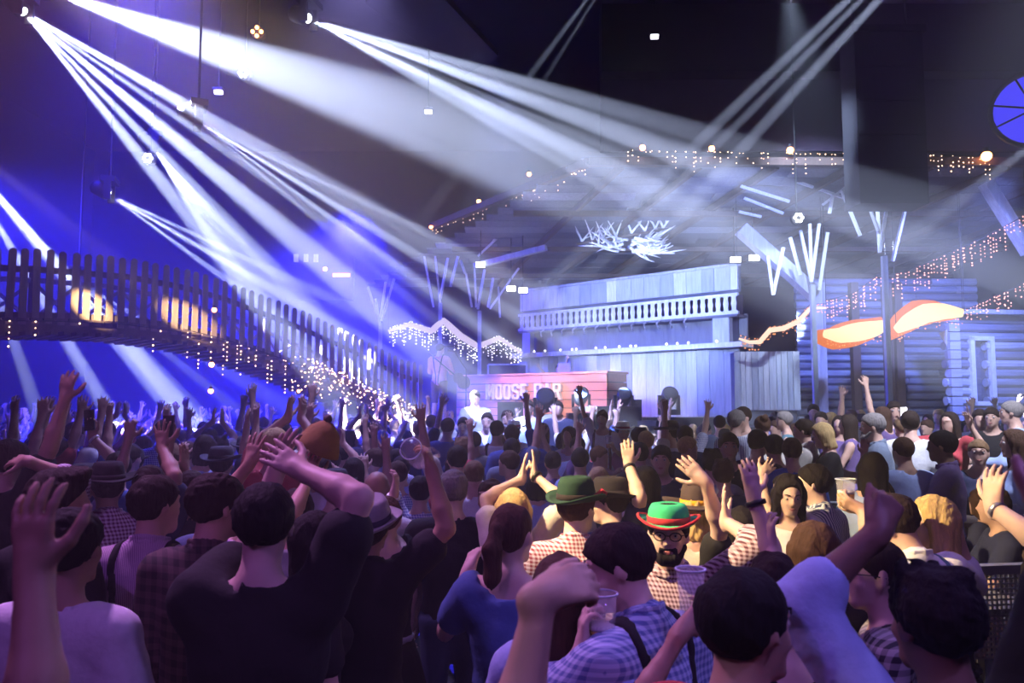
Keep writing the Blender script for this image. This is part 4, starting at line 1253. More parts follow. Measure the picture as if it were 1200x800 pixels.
    # ---- bottom
    if sp.get('skirt'):
        zt, zb = 1.02 * s, .42 * s
        mb = MB()
        n_ = 40
        prof = [(.155, zt), (.20, zt - .10 * s), (.26, zt - .35 * s), (.31, zb)]
        vs, fs = [], []
        for j, (r, z) in enumerate(prof):
            for i in range(n_):
                a = 2 * PI * i / n_; q = 1 + .05 * math.cos(a * 13) * min(1, j / 2)
                vs.append((r * q * s * bulk * math.cos(a), r * q * .82 * s * bulk * math.sin(a), z))
        for j in range(len(prof) - 1):
            for i in range(n_):
                fs.append((j * n_ + (i + 1) % n_, j * n_ + i, (j + 1) * n_ + i, (j + 1) * n_ + (i + 1) % n_))
        out['skirt'] = (np.array(vs), np.array(fs), cloth_mat(sp['skirt']))
        wb = [cap(v3(math.sin(a) * .152, math.cos(a) * .125, 1.03) * s * v3(bulk, bulk, 1), v3(math.sin(a + .45) * .152, math.cos(a + .45) * .125, 1.03) * s * v3(bulk, bulk, 1), .017 * s, .017 * s, .01) for a in np.arange(0, 6.3, .45)]
        V, Q = sdf_mesh(wb, .011 if tier == 0 else .016)
        out['waistband'] = (V, Q, cloth_mat(sp.get('waist', 'grey')))
    else:
        ph = infl(legs[0:3] + legs[4:7], .012) + infl(tor[:1], .010)
        zc_ = .98 * s
        low = {'short': .48, 'long': .07}[sp.get('pants', 'long')] * s
        V, Q = sdf_mesh(ph, h * 1.25, (), hf, lambda X, Y, Z, D: np.maximum(np.maximum(D, Z - zc_), low - Z))
        out['trousers'] = (V, Q, cloth_mat(sp.get('bottom', 'denim')))
    V, Q = sdf_mesh(infl(legs[3:4] + legs[7:8], .008), h * 1.2, (), hf, lambda X, Y, Z, D: np.maximum(D, .006 - Z))
    V[:, 2] = np.maximum(V[:, 2], .002)
    out['shoes'] = (V, Q, cloth_mat('black'))
    # ---- hair
    hk = sp.get('hair', 'short')
    if hk != 'bald':
        def TH(x, y, z): return hc + hr @ (v3(x, y, z) * hs)
        ex = {'short': .013, 'buzz': .005, 'spiky': .015, 'swoop': .020, 'long': .016, 'pony': .010, 'bob': .018, 'bun': .012}[hk]
        P = [ell(TH(0, -.016, .032), (v3(.074, .094, .086) + ex) * hs, hr, .01)]
        if hk == 'swoop': P += [ell(TH(0, .05, .105), v3(.065, .055, .032) * hs, hr @ Rx(.35), .03)]
        if hk == 'spiky': P += [ell(TH(rnd.uniform(-.05, .05), rnd.uniform(-.08, .06), .105), v3(.018, .018, .03) * hs, hr, .012) for _ in range(9)]
        if hk in ('long', 'bob'):
            L = -.30 if hk == 'long' else -.12
            P += [cap(TH(x, -.07 if abs(x) < .05 else -.03, .0), TH(x * 1.15, -.085 if abs(x) < .05 else -.04, L), .040 * hs, .030 * hs, .03) for x in (-.065, -.03, 0, .03, .065)]
            P += [cap(TH(sx * .076, .02, .03), TH(sx * .083, .012, L * .8), .020 * hs, .017 * hs, .02) for sx in (-1, 1)]
        if hk == 'pony':
            P += [ell(TH(0, -.115, .035), v3(.03, .025, .03) * hs, hr, .015)]
            pp = [TH(0, -.12, .03), TH(0, -.155, -.03), TH(-.01, -.145, -.14), TH(-.02, -.12, -.27), TH(-.02, -.115, -.38)]
            P += [cap(a, b, r0, r1, .012) for a, b, r0, r1 in zip(pp[:-1], pp[1:], (.024, .032, .032, .024), (.032, .032, .024, .010))]
        if hk == 'bun': P += [ell(TH(0, -.10, .10), v3(.04, .04, .04) * hs, hr, .012)]
        Ri = hr.T
        fn = v3(0, .68, -.73) if hk not in ('long', 'bob') else v3(0, .97, -.25)
        fp = v3(0, .083, .058) if hk not in ('long', 'bob') else v3(0, .055, .05)
        def cuth(X, Y, Z, D):
            x, y, z = (X - hc[0]) / hs, (Y - hc[1]) / hs, (Z - hc[2]) / hs
            yy = Ri[1, 0] * x + Ri[1, 1] * y + Ri[1, 2] * z; zz = Ri[2, 0] * x + Ri[2, 1] * y + Ri[2, 2] * z
            pl = ((yy - fp[1]) * fn[1] + (zz - fp[2]) * fn[2]) * hs
            if hk in ('long', 'bob'):
                xx = Ri[0, 0] * x + Ri[0, 1] * y + Ri[0, 2] * z
                pl = np.minimum(pl, (.058 - np.abs(xx)) * hs)
            return np.maximum(D, pl)
        am = {'short': .0026, 'buzz': .0008, 'spiky': .004, 'swoop': .003}.get(hk, .0030)
        wv = [(rnd.gauss(0, 1), rnd.gauss(0, 1), rnd.gauss(0, .35 if hk in ('long', 'pony', 'bob') else 1), rnd.uniform(0, 6)) for _ in range(5)]
        def dsp(X, Y, Z):
            o = 0
            for q, (a, b, c, ph) in enumerate(wv):
                f = 55 + 26 * q
                o = o + np.sin(X * a * f + Y * b * f + Z * c * f + ph)
            return am * .55 * o
        V, Q = sdf_mesh(P, (.0088, .015, .022)[tier], (), hf, cuth, dsp)
        out['hair'] = (V, Q, hair_mat(sp.get('hairc', 'dark')))
    if sp.get('beard'):
        def TH(x, y, z): return hc + hr @ (v3(x, y, z) * hs)
        P = [cap(TH(sx * .064, .015, -.045), TH(sx * .035, .062, -.090), .013 * hs, .018 * hs, .012) for sx in (-1, 1)] + [cap(TH(-.02, .072, -.097), TH(.02, .072, -.097), .020 * hs, .020 * hs, .015), cap(TH(-.028, .084, -.046), TH(.028, .084, -.046), .0065 * hs, .0065 * hs, .004)]
        P += [cap(TH(sx * .03, .082, -.048), TH(sx * .034, .074, -.085), .008 * hs, .011 * hs, .01) for sx in (-1, 1)]
        P += [cap(TH(-.022, .080, -.074), TH(.022, .080, -.074), .010 * hs, .010 * hs, .01), cap(TH(-.024, .078, -.084), TH(.024, .078, -.084), .016 * hs, .016 * hs, .012)]
        V, Q = sdf_mesh(P, .006 if tier == 0 else .010, (), hf, None, lambda X, Y, Z: .0015 * np.sin(X * 400) * np.sin(Z * 380))
        out['beard'] = (V, Q, hair_mat(sp.get('hairc', 'dark')))
    sp['_head'] = (hc, hr, hs); sp['_joints'] = joints
    return out

def hat_parts(root, kind, hc, hr, hs, tier=0):
    """hat children in the person's coordinates"""
    Mx = Matrix([[hr[i][j] for j in range(3)] + [hc[i]] for i in range(3)] + [[0, 0, 0, 1]])
    Mx = Mx @ Matrix.Diagonal((hs, hs, hs, 1))
    K = {'green_tall': ('hat_green_dark', (.010, .045, .022), .138, .115, .06, (.02, .012, .01), None),
         'green': ('hat_green', (.03, .46, .17), .128, .085, .05, (.45, .02, .03), (.45, .02, .03)),
         'brown': ('hat_brown', (.07, .045, .045), .19, .12, .055, (.75, .38, .02), None),
         'black': ('hat_black', (.014, .010, .014), .155, .105, .055, (.02, .012, .016), None),
         'grey': ('hat_grey', (.34, .33, .36), .135, .10, .05, (.05, .05, .08), None),
         'tan': ('hat_tan', (.32, .20, .08), .12, .15, .06, (.2, .12, .05), None),
         'straw': ('hat_white', (.70, .66, .60), .15, .10, .05, (.3, .05, .06), None),
         'darkgrey': ('hat_dark_grey', (.05, .05, .06), .145, .10, .055, (.02, .02, .025), None)}
    nm, col, br, ch, pinch, bc, rimc = K[kind]
    def gm(n_, c_):
        if n_ not in MATC: MATC[n_] = plain(n_, c_, .9, 0, .15, 50, .2)
        return MATC[n_]
    base = .045
    def ring(r, z, n=28, dent=0.0, curl=0.0):
        o = []
        for i in range(n):
            a = 2 * PI * i / n
            x, y = r * math.cos(a), r * 1.22 * math.sin(a)
            dz = curl * abs(math.cos(a)) ** 2
            dx = 1 - dent * max(0, math.sin(a)) ** 2
            o.append(Mx @ Vector((x * dx, y - .012, z + dz - .10 * (y if False else 0))))
        return o
    def sweep(rings):
        n = len(rings[0]); vs = [p for r in rings for p in r]; fs = []
        for j in range(len(rings) - 1):
            for i in range(n): fs.append((j * n + i, j * n + (i + 1) % n, (j + 1) * n + (i + 1) % n, (j + 1) * n + i))
        return vs, fs, n
    r0 = .088
    rr = [ring(r0, base), ring(r0 * .99, base + ch * .35), ring(r0 * .93, base + ch * .72, dent=.12), ring(r0 * .80, base + ch * .95, dent=.28), ring(r0 * .55, base + ch * 1.0, dent=.3), ring(r0 * .25, base + ch * .86, dent=.2)]
    vs, fs, n = sweep(rr); fs.append(tuple((len(rr) - 1) * n + i for i in range(n)))
    crown = MB().add(vs, fs).obj('hat', gm(nm, col), root, True)
    rb = [ring(r0 * .97, base - .004), ring(br * .85, base - .010, curl=.015), ring(br, base - .004, curl=.035), ring(br, base + .004, curl=.035), ring(br * .85, base + .001, curl=.015), ring(r0 * .98, base + .008)]
    vs, fs, n = sweep(rb)
    MB().add(vs, fs).obj('hat_brim', gm(nm, col), crown, True)
    rd = [ring(r0 * 1.0, base + .004), ring(r0 * 1.035, base + .006), ring(r0 * 1.025, base + .006 + .028), ring(r0 * .98, base + .034)]
    vs, fs, n = sweep(rd)
    MB().add(vs, fs).obj('hat_band', gm(nm + '_band', bc), crown, True)
    if rimc:
        pts = ring(br, base, curl=.035)
        MB().tube(pts + [pts[0]], .006, 6, False).obj('hat_piping', gm(nm + '_rim', rimc), crown, True)
    if kind == 'green_tall':
        MB().tube([Mx @ Vector((.088, .02, base + .02)), Mx @ Vector((.11, .05, base + .05)), Mx @ Vector((.12, .07, base + .03))], .010, 6).obj('hat_feather', gm('hat_red_feather', (.55, .03, .05)), crown, True)
    return crown

def eyes_glasses(root, sp):
    hc, hr, hs = sp['_head']
    TH = lambda x, y, z: Vector(hc + hr @ (v3(x, y, z) * hs))
    for sx in (-1, 1):
        e = MB().ball(TH(sx * .031, .0715, .010), .0125 * hs, 12, 8).obj('eye', MATC.setdefault('eye', plain('eye_white', (.55, .50, .48), .2, 0, .02)), root, True)
        MB().ball(TH(sx * .031, .0785, .010), .0064 * hs, 8, 6).obj('iris', MATC.setdefault('iris', plain('iris_dark', (.03, .02, .015), .2, 0, .1)), e, True)
        MB().tube([TH(sx * .014, .0935, .034), TH(sx * .032, .090, .0385), TH(sx * .048, .075, .033)], [.0030 * hs, .0036 * hs, .0016 * hs], 6).obj('eyebrow', hair_mat(sp.get('hairc', 'dark')), root, True)
    lip = MATC.setdefault('lip', plain('lips', (.45, .16, .14), .45, 0, .05))
    MB().tube([TH(-.024, .078, -.0565), TH(-.010, .0865, -.053), TH(0, .088, -.0545), TH(.010, .0865, -.053), TH(.024, .078, -.0565)], [.001, .0036 * hs, .0034 * hs, .0036 * hs, .001], 6).obj('upper_lip', lip, root, True)
    MB().tube([TH(-.022, .078, -.0585), TH(0, .0875, -.0625), TH(.022, .078, -.0585)], [.001, .0048 * hs, .001], 6).obj('lower_lip', lip, root, True)

def glasses(root, sp):
    hc, hr, hs = sp['_head']
    TH = lambda x, y, z: Vector(hc + hr @ (v3(x, y, z) * hs))
    g = None
    for sx in (-1, 1):
        ring = [TH(sx * .032 + .023 * math.cos(a), .101 - abs(.023 * math.cos(a) + sx * .032) ** 2 * 4.0, .008 + .017 * math.sin(a)) for a in [2 * PI * i / 16 for i in range(17)]]
        o = MB().tube(ring, .0024 * hs, 6, False).obj('glasses' if g is None else 'glasses_rim', M['rig'], root if g is None else g, True)
        g = g or o
        MB().tube([TH(sx * .056, .088, .012), TH(sx * .078, .03, .012), TH(sx * .082, -.015, .004)], .002 * hs, 5).obj('temple', M['rig'], g, True)
    MB().tube([TH(-.010, .103, .012), TH(.010, .103, .012)], .0022 * hs, 5).obj('bridge', M['rig'], g, True)

def world_to_local(p, loc, rz):
    c, s_ = math.cos(-rz), math.sin(-rz)
    d = Vector(p) - Vector(loc)
    return v3(c * d.x - s_ * d.y, s_ * d.x + c * d.y, d.z)

WARN = []
def person(label, px, top, Y, face=0, floor=0.0, group=None, hat=None, wear=None, hands=None, **sp):
    """px, top: pixel of the top of the head; face: degrees the chest turns left of the stage direction"""
    p = at(px, top, Y)
    hatadd = {'green_tall': .10, 'green': .05, 'brown': .09, 'black': .07, 'grey': .06, 'tan': .12, 'straw': .07, 'darkgrey': .07}.get(hat, .012 if sp.get('hair') != 'swoop' else .03)
    zt = p.z - floor - hatadd
    lean = sp.get('lean', 0)
    H = zt / (1 - .42 * (1 - math.cos(lean)))
    if H > 1.97 or H < 1.5: WARN.append((label[:50], round(H, 2)))
    sp['H'] = H
    rz = math.radians(face)
    off = Matrix.Rotation(rz, 3, 'Z') @ Vector((0, math.sin(lean) * .8 * H / 1.78 * .95, 0)) if lean else Vector((0, 0, 0))
    loc = Vector((p.x, p.y, floor)) - off
    for nm in 'LR':
        a = sp.get('arm' + nm)
        if isinstance(a, dict):
            a = dict(a)
            if len(a['w']) == 3: a['w'] = world_to_local(at(*a['w']), loc, rz)
            if 'p' in a: a['p'] = world_to_local(at(*a['p']), loc, rz)
            else: a['p'] = v3((.42 if nm == 'R' else -.42), .02, 1.3) * H / 1.78
            R3 = np.array(Matrix.Rotation(-rz, 3, 'Z'))
            if 'd' in a: a['d'] = R3 @ v3(*a['d'])
            else:
                a['d'] = a['w'] - a['p']
            a['n'] = R3 @ v3(*a.get('n', (0, 1, 0)))
            sp['arm' + nm] = a
    root = empty('person', loc, rz, label, 'person', group)
    parts = build_person(sp)
    for nm, (V, Q, mt) in parts.items():
        if len(V): link(nm, np_mesh(nm, V, Q, mt), root)
    if sp.get('face_detail'): eyes_glasses(root, sp)
    if wear == 'glasses': glasses(root, sp)
    if hat: hat_parts(root, hat, *sp['_head'])
    root['H'] = H
    root.update_tag()
    j = {}
    for nm, (Sh, El, Wr, d, n) in sp['_joints'].items():
        Rm = Matrix.Rotation(rz, 3, 'Z')
        j[nm] = tuple(Rm @ Vector(x) + (loc if i < 3 else Vector()) for i, x in enumerate((Sh, El, Wr, d, n)))
    hc, hr, hs = sp['_head']
    return root, j

def band(root, j, nm, mat, name='wristband', r=.031, up=0.0):
    """a band around a wrist, as a child"""
    Sh, El, Wr, d, n = j[nm]
    a = (Wr - El).normalized()
    inv = (Matrix.Translation(root.location) @ Matrix.Rotation(root.rotation_euler.z, 4, 'Z')).inverted()
    q = Matrix.Translation(inv @ (Wr - a * (.02 + up))) @ (inv.to_3x3() @ a).to_track_quat('Z', 'Y').to_matrix().to_4x4()
    o = MB().lathe([(r, -.009), (r + .005, -.007), (r + .005, .007), (r, .009)], 16, q).obj(name, mat, root, True)
    return o
# ------------------------------------------------------------------ raised side terrace under the right hand crowd
TZ = 0.2
struct('floor_terrace', MB().box((9.9, 12.0, TZ / 2), (16.4, 13.0, TZ)), M['floor'])

# ------------------------------------------------------------------ things people hold
def palm(j, nm, k=.085, off=.045):
    Sh, El, Wr, d, n = j[nm]
    n = (n - d * n.dot(d)).normalized()
    return Wr + d * k + n * off, d, n
def plastic_cup(label, base, h=.15, fill=.45, tilt=None, beer=True, r=.043):
    o = empty('plastic_cup', base, 0, label, 'cup')
    Rm = (Matrix.Rotation(tilt[0], 4, 'X') @ Matrix.Rotation(tilt[1], 4, 'Y')) if tilt else Matrix.Identity(4)
    MB().lathe([(r * .74, 0), (r, h), (r * .965, h), (r * .71, .004)], 24, Rm).obj('cup_wall', M['glass'], o, True)
    MB().tube([Rm @ Vector((r * 1.02 * math.cos(a), r * 1.02 * math.sin(a), h)) for a in [2 * PI * i / 24 for i in range(25)]], .0032, 6, False).obj('rim', M['frame'], o, True)
    if beer:
        f = h * fill; rr = r * (.72 + .25 * fill)
        MB().lathe([(r * .70, .006), (rr, f)], 20, Rm).obj('beer', M['beer'], o, True)
        MB().lathe([(rr, f), (rr * 1.01, f + .014)], 20, Rm).obj('foam', M['foam'], o, True)
    return o
def phone(label, j, nm, mat='phone', k=.11, off=.03):
    p, d, n = palm(j, nm, k, off)
    o = empty('phone', p, 0, label, 'phone')
    l = d.cross(n).normalized()
    R = Matrix((l, n, d)).transposed()
    MB().box((0, 0, 0), (.074, .009, .148), R).obj('phone_body', M[mat], o)
    MB().box(n * .0048, (.066, .001, .136), R).obj('screen', M['black'], o)
    return o

RC = dict(rad=0)
BLURRED = 'blurred'
def A(w, p=None, d=None, n=(0, 1, 0), **k):
    o = dict(w=w, n=n, **k)
    if p: o['p'] = p
    if d: o['d'] = d
    return o

# ------------------------------------------------------------------ nearest people, heads and raised arms at the front edge
pe, j = person('person outside left edge raising a big bare forearm and open hand, nearest at left', -95, 802, 1.2, 0, shirt='black', hair='short', tier=0, skin='tan',
    armR=A((40, 672, 1.22), (35, 880, 1.15), (-.12, .05, 1), (.2, 1, .1), curl=.28, spread=.13))
pe, j = person('person in light grey ribbed tee with dark cropped hair, bottom left corner', 78, 598, 2.35, -8, shirt='greytee', hair='short', hairc='black', tier=0, skin='tan')
pe, j = person('person with big swept dark hair behind the grey tee, half hidden by hand', 62, 546, 2.95, -25, shirt='black', hair='swoop', hairc='dark', tier=0, yaw=-30)
pe, j = person('person in black tee clapping overhead with bent right arm, centre left front', 308, 566, 2.3, 2, shirt='black', hair='short', hairc='black', tier=0, skin='pale', bulk=1.06,
    armR=A((354, 552, 2.45), (436, 618, 2.25), (-.75, .2, .42), (-.4, .9, -.3), curl=.12, spread=.10), armL=A((322, 556, 2.62), (300, 760, 2.9), (.25, .1, .9), (.8, -.3, .1), curl=.15))
pe, j = person('person in dark brown plaid shirt with short dark hair, turned to the right', 248, 554, 2.85, -18, shirt='plaid_dark', collar=True, hair='short', hairc='dark', tier=0, yaw=-28, sleeve='long', bulk=1.08)
pe, j = person('person in pinkish shirt with black suspenders, seen from behind at left', 178, 558, 3.15, -4, shirt='stripes_lilac', collar=True, susp='black', hair='short', hairc='dark', tier=0, yaw=-35, sleeve='long', armR=A((268, 640, 3.5), (240, 700, 3.2), (.2, .6, .6)))
pe, j = person('person in dark hat and purple gingham shirt, left arm stretched sideways', 128, 534, 4.25, 35, shirt='gingham_purple', collar=True, hair='short', hat='black', tier=0, sleeve='rolled',
    armL=A((32, 540, 3.9), (76, 552, 4.0), (-.8, .3, .05), (0, .6, -.8), curl=.35))
pe, j = person('person with grey fedora and black polo lifting a glass mug high', 430, 573, 3.2, -6, shirt='black', collar=True, hair='short', hat='grey', tier=0, nod=-14, yaw=-20, roll=10, skin='tan',
    armR=A((506, 552, 3.2), (536, 640, 3.1), (-.25, .25, .9), (-.9, .3, .1), curl=[.5, .6, .7, .8], spread=.05), armL='down')
mug_p, md, mn = palm(j, 'R', .09, .05)
mg = empty('glass_mug', mug_p, 0, 'empty glass beer mug lifted high in a dark hand', 'mug')
Rm_ = Matrix.Rotation(math.radians(68), 4, 'X') @ Matrix.Rotation(math.radians(-12), 4, 'Y')
MB().lathe([(.034, -.07), (.046, -.065), (.049, -.01), (.046, .07), (.043, .07), (.043, -.055), (.001, -.055)], 24, Rm_).obj('mug_wall', M['glass'], mg, True)
MB().tube([Rm_ @ Vector(p) for p in ((.047, 0, .05), (.085, 0, .045), (.095, 0, 0), (.085, 0, -.045), (.047, 0, -.05))], .008, 8).obj('handle', M['glass'], mg, True)
MB().tube([Rm_ @ Vector((.0455 * math.cos(a), .0455 * math.sin(a), .07)) for a in [2 * PI * i / 24 for i in range(25)]], .003, 6, False).obj('rim', M['frame'], mg, True)
pe, j = person('person in white puff-sleeved blouse raising a hand with white wristband', 452, 582, 3.85, -5, fem=True, shirt='black', sleeve='puff', hair='short', hairc='brown', tier=0, skin='pale', skirt='black',
    armR=A((462, 578, 3.95), (470, 660, 3.9), (.12, .2, .95), (-.9, .2, -.1), curl=.45))
band(pe, j, 'R', M['white_letter'])
for c_ in pe.children:
    if c_.name.startswith('shirt'): pass
pe, j = person('person with bald head between the fedora and the raised forearm', 441, 552, 4.5, 0, shirt='white', hair='bald', tier=0, skin='tan', collar=True)
pe, j = person('person with greying crop and black top, broad back near centre', 531, 552, 4.35, 0, shirt='black', hair='short', hairc='grey', tier=0, bulk=1.1, skin='pale')
pe, j = person('person facing the camera with brown tied hair and black striped top', 577, 560, 4.6, 160, fem=True, shirt='black', strap_top=False, hair='long', hairc='brown', tier=0, face=True, face_detail=True, yaw=20, armR='fwd', armL='half') if False else person('person facing the camera with brown hair and black top beside blonde', 577, 560, 4.6, 155, fem=True, shirt='black', hair='pony', hairc='brown', tier=0, face_detail=True, armR='fwd')
pe, j = person('person with blonde hair clapping overhead in warm light, centre', 603, 573, 4.0, 25, fem=True, shirt='cream', hair='long', hairc='blonde', tier=0, wear='glasses', skin='pale',
    armR=A((626, 556, 4.15), (655, 620, 4.0), (.0, .2, 1), (-1, .1, 0), curl=.12, spread=.05), armL=A((612, 560, 4.15), (575, 612, 4.0), (.12, .1, 1), (1, 0, 0), curl=.12, spread=.05))
band(pe, j, 'R', M['black'], 'bracelet', .029)
pe, j = person('person with brown ponytail and blue dirndl with pale waistband, centre front', 598, 588, 2.8, -10, fem=True, shirt='dirndl', skirt='skirt', waist='grey', hair='pony', hairc='brown', tier=0, yaw=-20, skin='pale', neckr=.13,
    armL=A((549, 668, 2.95), (540, 730, 2.8), (.25, .5, .7), (.6, .6, .1), curl=.8))
pe, j = person('person with tall dark green hat with red feather and gingham shirt', 674, 546, 3.65, -12, shirt='gingham_red', collar=True, hair='short', hat='green_tall', hairc='brown', tier=0, yaw=-30, sleeve='rolled', skin='pale')
pe, j = person('person in black cap with yellow collar raising a bare arm with bracelet', 718, 553, 4.2, 30, shirt='navy', collar=True, collar_c='cream', hair='short', hat='black', hairc='dark', tier=0, yaw=45, skin='pale', face_detail=True,
    armR=A((737, 545, 4.3), (756, 612, 4.05), (-.05, .12, 1), (0, 1, 0), curl=.2, spread=.05))
band(pe, j, 'R', M['black'], 'bracelet', .030)
pe, j = person('person in brown hat with yellow band, turned away, behind green hat', 815, 556, 3.95, -10, shirt='cream', hair='bob', hairc='blonde', hat='brown', tier=0, fem=True)
pe, j = person('person in bright green hat with red rim, glasses, beard and gingham shirt', 784, 581, 3.15, 158, shirt='gingham_dark', collar=True, hair='short', hat='green', hairc='black', tier=0, yaw=8, face=True, face_detail=True, beard=True, wear='glasses', skin='pale',
    armL=A((852, 612, 3.25), (852, 690, 3.0), (-.05, .1, 1), (.9, -.3, 0), curl=.10, spread=.10), armR='down') if False else person('person in bright green hat with red rim, glasses, beard and gingham shirt', 784, 581, 3.15, 158, shirt='gingham_dark', collar=True, hair='short', hat='green', hairc='black', tier=0, yaw=8, face_detail=True, beard=True, wear='glasses', skin='pale',
    armL=A((851, 612, 3.2), (848, 700, 3.0), (-.06, .1, 1), (.9, -.2, 0), curl=.10, spread=.12), sleeve='rolled')
pe, j = person('person in blue checked shirt with dark hair in profile drinking beer', 742, 613, 2.25, 42, shirt='gingham_blue', collar=True, susp='black', hair='short', hairc='dark', tier=0, yaw=40, nod=12, lean=.10, face_detail=True, skin='pale',
    armL=A((684, 764, 2.15), (655, 860, 2.1), (.0, .12, 1), (1, .1, 0), curl=[.55, .7, .75, .8], spread=.04))
cp, d_, n_ = palm(j, 'L', .075, .052)
plastic_cup('clear plastic cup part filled with amber beer, held by checked shirt', cp - Vector((0, 0, .085)), .165, .42)
pe, j = person('person with long brown hair behind blurred forearm, reaching with an empty cup', 655, 650, 2.3, -15, fem=True, shirt='lightblue', sleeve='short', hair='long', hairc='brown', tier=0, skin='tan',
    armR=A((800, 738, 2.05), (690, 900, 2.0), (.65, .35, .45), (.1, .9, .3), curl=[.5, .6, .7, .75], spread=.05))
cp, d_, n_ = palm(j, 'R', .085, .05)
plastic_cup('empty clear plastic cup in front of the bearded face with glasses', cp - Vector((0, 0, .03)), .125, 0, None, False, .039)
pe, j = person('person below the frame raising a blurred purple lit forearm, bottom centre', 556, 845, 1.22, 0, shirt='black', hair='short', tier=0, sleeve='cap',
    armR=A((634, 698, 1.25), (618, 900, 1.22), (.9, .35, .22), (0, .8, -.6), curl=[.7, .75, .8, .9], spread=.03, t=1, thumb=.4))
pe, j = person('person with black hair in dark profile facing right, bottom edge with red', 862, 670, 1.62, -52, shirt='red', hair='short', hairc='black', tier=0, yaw=-14, skin='tan', face_detail=True, bulk=1.05)
pe, j = person('person in pale blue shirt with spiky black hair and raised dark fist', 1104, 670, 1.68, 12, shirt='lightblue', hair='spiky', hairc='black', tier=0, skin='brown', sleeve='rolled', bulk=1.0,
    armL=A((1030, 622, 1.78), (880, 770, 1.76), (.45, .3, .72), (0, 1, 0), curl=1.3, spread=.02, thumb=.15))
pe, j = person('person beyond right edge raising an open hand with thin bracelet', 1262, 600, 2.7, 10, shirt='black', hair='short', tier=0, skin='pale', sleeve='short',
    armL=A((1164, 594, 2.72), (1215, 680, 2.65), (.12, .1, 1), (.9, .4, 0), curl=.24, spread=.10))
band(pe, j, 'L', M['steel'], 'bracelet', .028)
pe, j = person('person at right edge in dark blurred sleeve, nearest shoulder to the camera', 1300, 850, .92, 0, shirt='black', sleeve='long', hair='short', tier=0,
    armL=A((1300, 470, .98), (1150, 690, .9), (.3, .1, .9), curl=.3))
pe, j = person('person with thin glasses and plaid shirt in lit profile behind raised fist', 1034, 634, 2.55, 62, shirt='plaid_grey', hair='buzz', hairc='dark', tier=0, yaw=22, wear='glasses', face_detail=True, skin='pale')
pe, j = person('person in white shirt with green strap hugging the blonde in black', 1062, 578, 3.15, 15, shirt='white', collar=True, susp='teal', hair='short', hairc='dark', tier=0, nod=18, lean=.12, yaw=25, sleeve='rolled',
    armL=A((1012, 598, 3.5), (1020, 680, 3.4), (-.7, .3, .35), (0, .6, .6), curl=.7), armR=A((1118, 620, 3.3), (1130, 720, 3.2), (-.4, .3, .8), (-.5, .6, 0), curl=.4))
cp, d_, n_ = palm(j, 'L', .09, .045)
plastic_cup('clear plastic cup with pale drink held out beside the striped shirt', cp - Vector((0, 0, .06)), .13, .5)
pe, j = person('person with straight blonde hair and black sleeveless dress in left profile', 1100, 580, 3.3, 58, fem=True, shirt='black', hair='long', hairc='blonde', tier=0, yaw=20, face_detail=True, skirt='black', waist='black', skin='pale', sleeve='none')
pe, j = person('person with long brown hair from behind, in front of stripes', 957, 611, 2.75, 5, fem=True, shirt='black', hair='long', hairc='brown', tier=0)
pe, j = person('person facing camera with long black hair and white blouse, looking down', 922, 553, 4.4, 172, fem=True, shirt='white', hair='long', hairc='black', tier=0, nod=14, face_detail=True, skin='pale', skirt='red',
    armR='fwd', armL=A((892, 556, 4.7), (880, 600, 4.6), (.6, .2, .5)))
pe, j = person('person in blue white striped shirt with black hair in left profile', 958, 545, 4.6, 40, shirt='stripes_blue', collar=True, hair='short', hairc='black', tier=0, yaw=32, face_detail=True, skin='pale')
pe, j = person('person with black hair stretching a big warm lit open palm toward brown hat', 872, 598, 3.5, 0, shirt='black', hair='short', hairc='black', tier=0, skin='pale', sleeve='short',
    armL=A((826, 564, 3.3), (872, 640, 3.35), (-.62, .1, .62), (-.3, 1, .2), curl=.14, spread=.06))
pe, j = person('person in dark plaid sleeve holding up one hand, black watch on wrist', 908, 648, 2.5, 0, fem=True, shirt='plaid_grey', hair='short', hairc='dark', tier=0, skin='pale', sleeve='short',
    armR=A((882, 580, 2.6), (890, 720, 2.5), (-.1, .12, 1), (-.3, 1, 0), curl=.22, spread=.03, thumb=1.3))
w_ = band(pe, j, 'R', M['black'], 'wristwatch', .030)
pe, j = person('person in black with warm lit hand clasped, below the watch hand', 918, 690, 2.35, 10, shirt='black', hair='short', hairc='black', tier=0, skin='pale', fem=True,
    armL=A((903, 640, 2.55), (915, 720, 2.4), (-.1, .1, 1), (.8, .4, 0), curl=.55))
# raised hands of people standing behind the front row at left
pe, j = person('person raising a spread right hand over the pinkish shirt', 174, 547, 4.35, 0, shirt='navy', hair='short', tier=0, skin='tan', armR=A((190, 524, 4.4), (206, 600, 4.3), (-.10, .05, 1), (0, 1, 0), curl=.08, spread=.20))
pe, j = person('person holding a dark red phone up beside the spread hand', 212, 556, 4.9, 0, shirt='purple', hair='short', tier=0, skin='tan', armL=A((200, 512, 5.0), (206, 600, 5.0), (-.02, .1, 1), (0, -1, 0), curl=.4))
phone('dark red phone held up edge on beside spread fingers', j, 'L', 'phone_red', .10, .03)
pe, j = person('person raising a flat closed hand just left of plaid shirt head', 222, 553, 4.4, 8, shirt='black', hair='short', tier=0, skin='tan', armL=A((216, 550, 4.5), (214, 640, 4.4), (-.04, .05, 1), (-.9, .3, 0), curl=.10, spread=.02))
pe, j = person('person raising a broad tilted hand right of plaid shirt head', 264, 560, 3.75, 0, shirt='denim', hair='short', tier=0, skin='tan', armR=A((293, 542, 3.8), (285, 640, 3.75), (.18, .1, 1), (.2, 1, 0), curl=.15, spread=.14))
pe, j = person('person lifting a tan felt hat over the crowd at left centre', 346, 576, 3.65, 0, shirt='grey', hair='short', tier=0, armR=A((362, 562, 3.7), (370, 640, 3.6), (.1, .05, 1), (0, 1, 0), curl=.6))
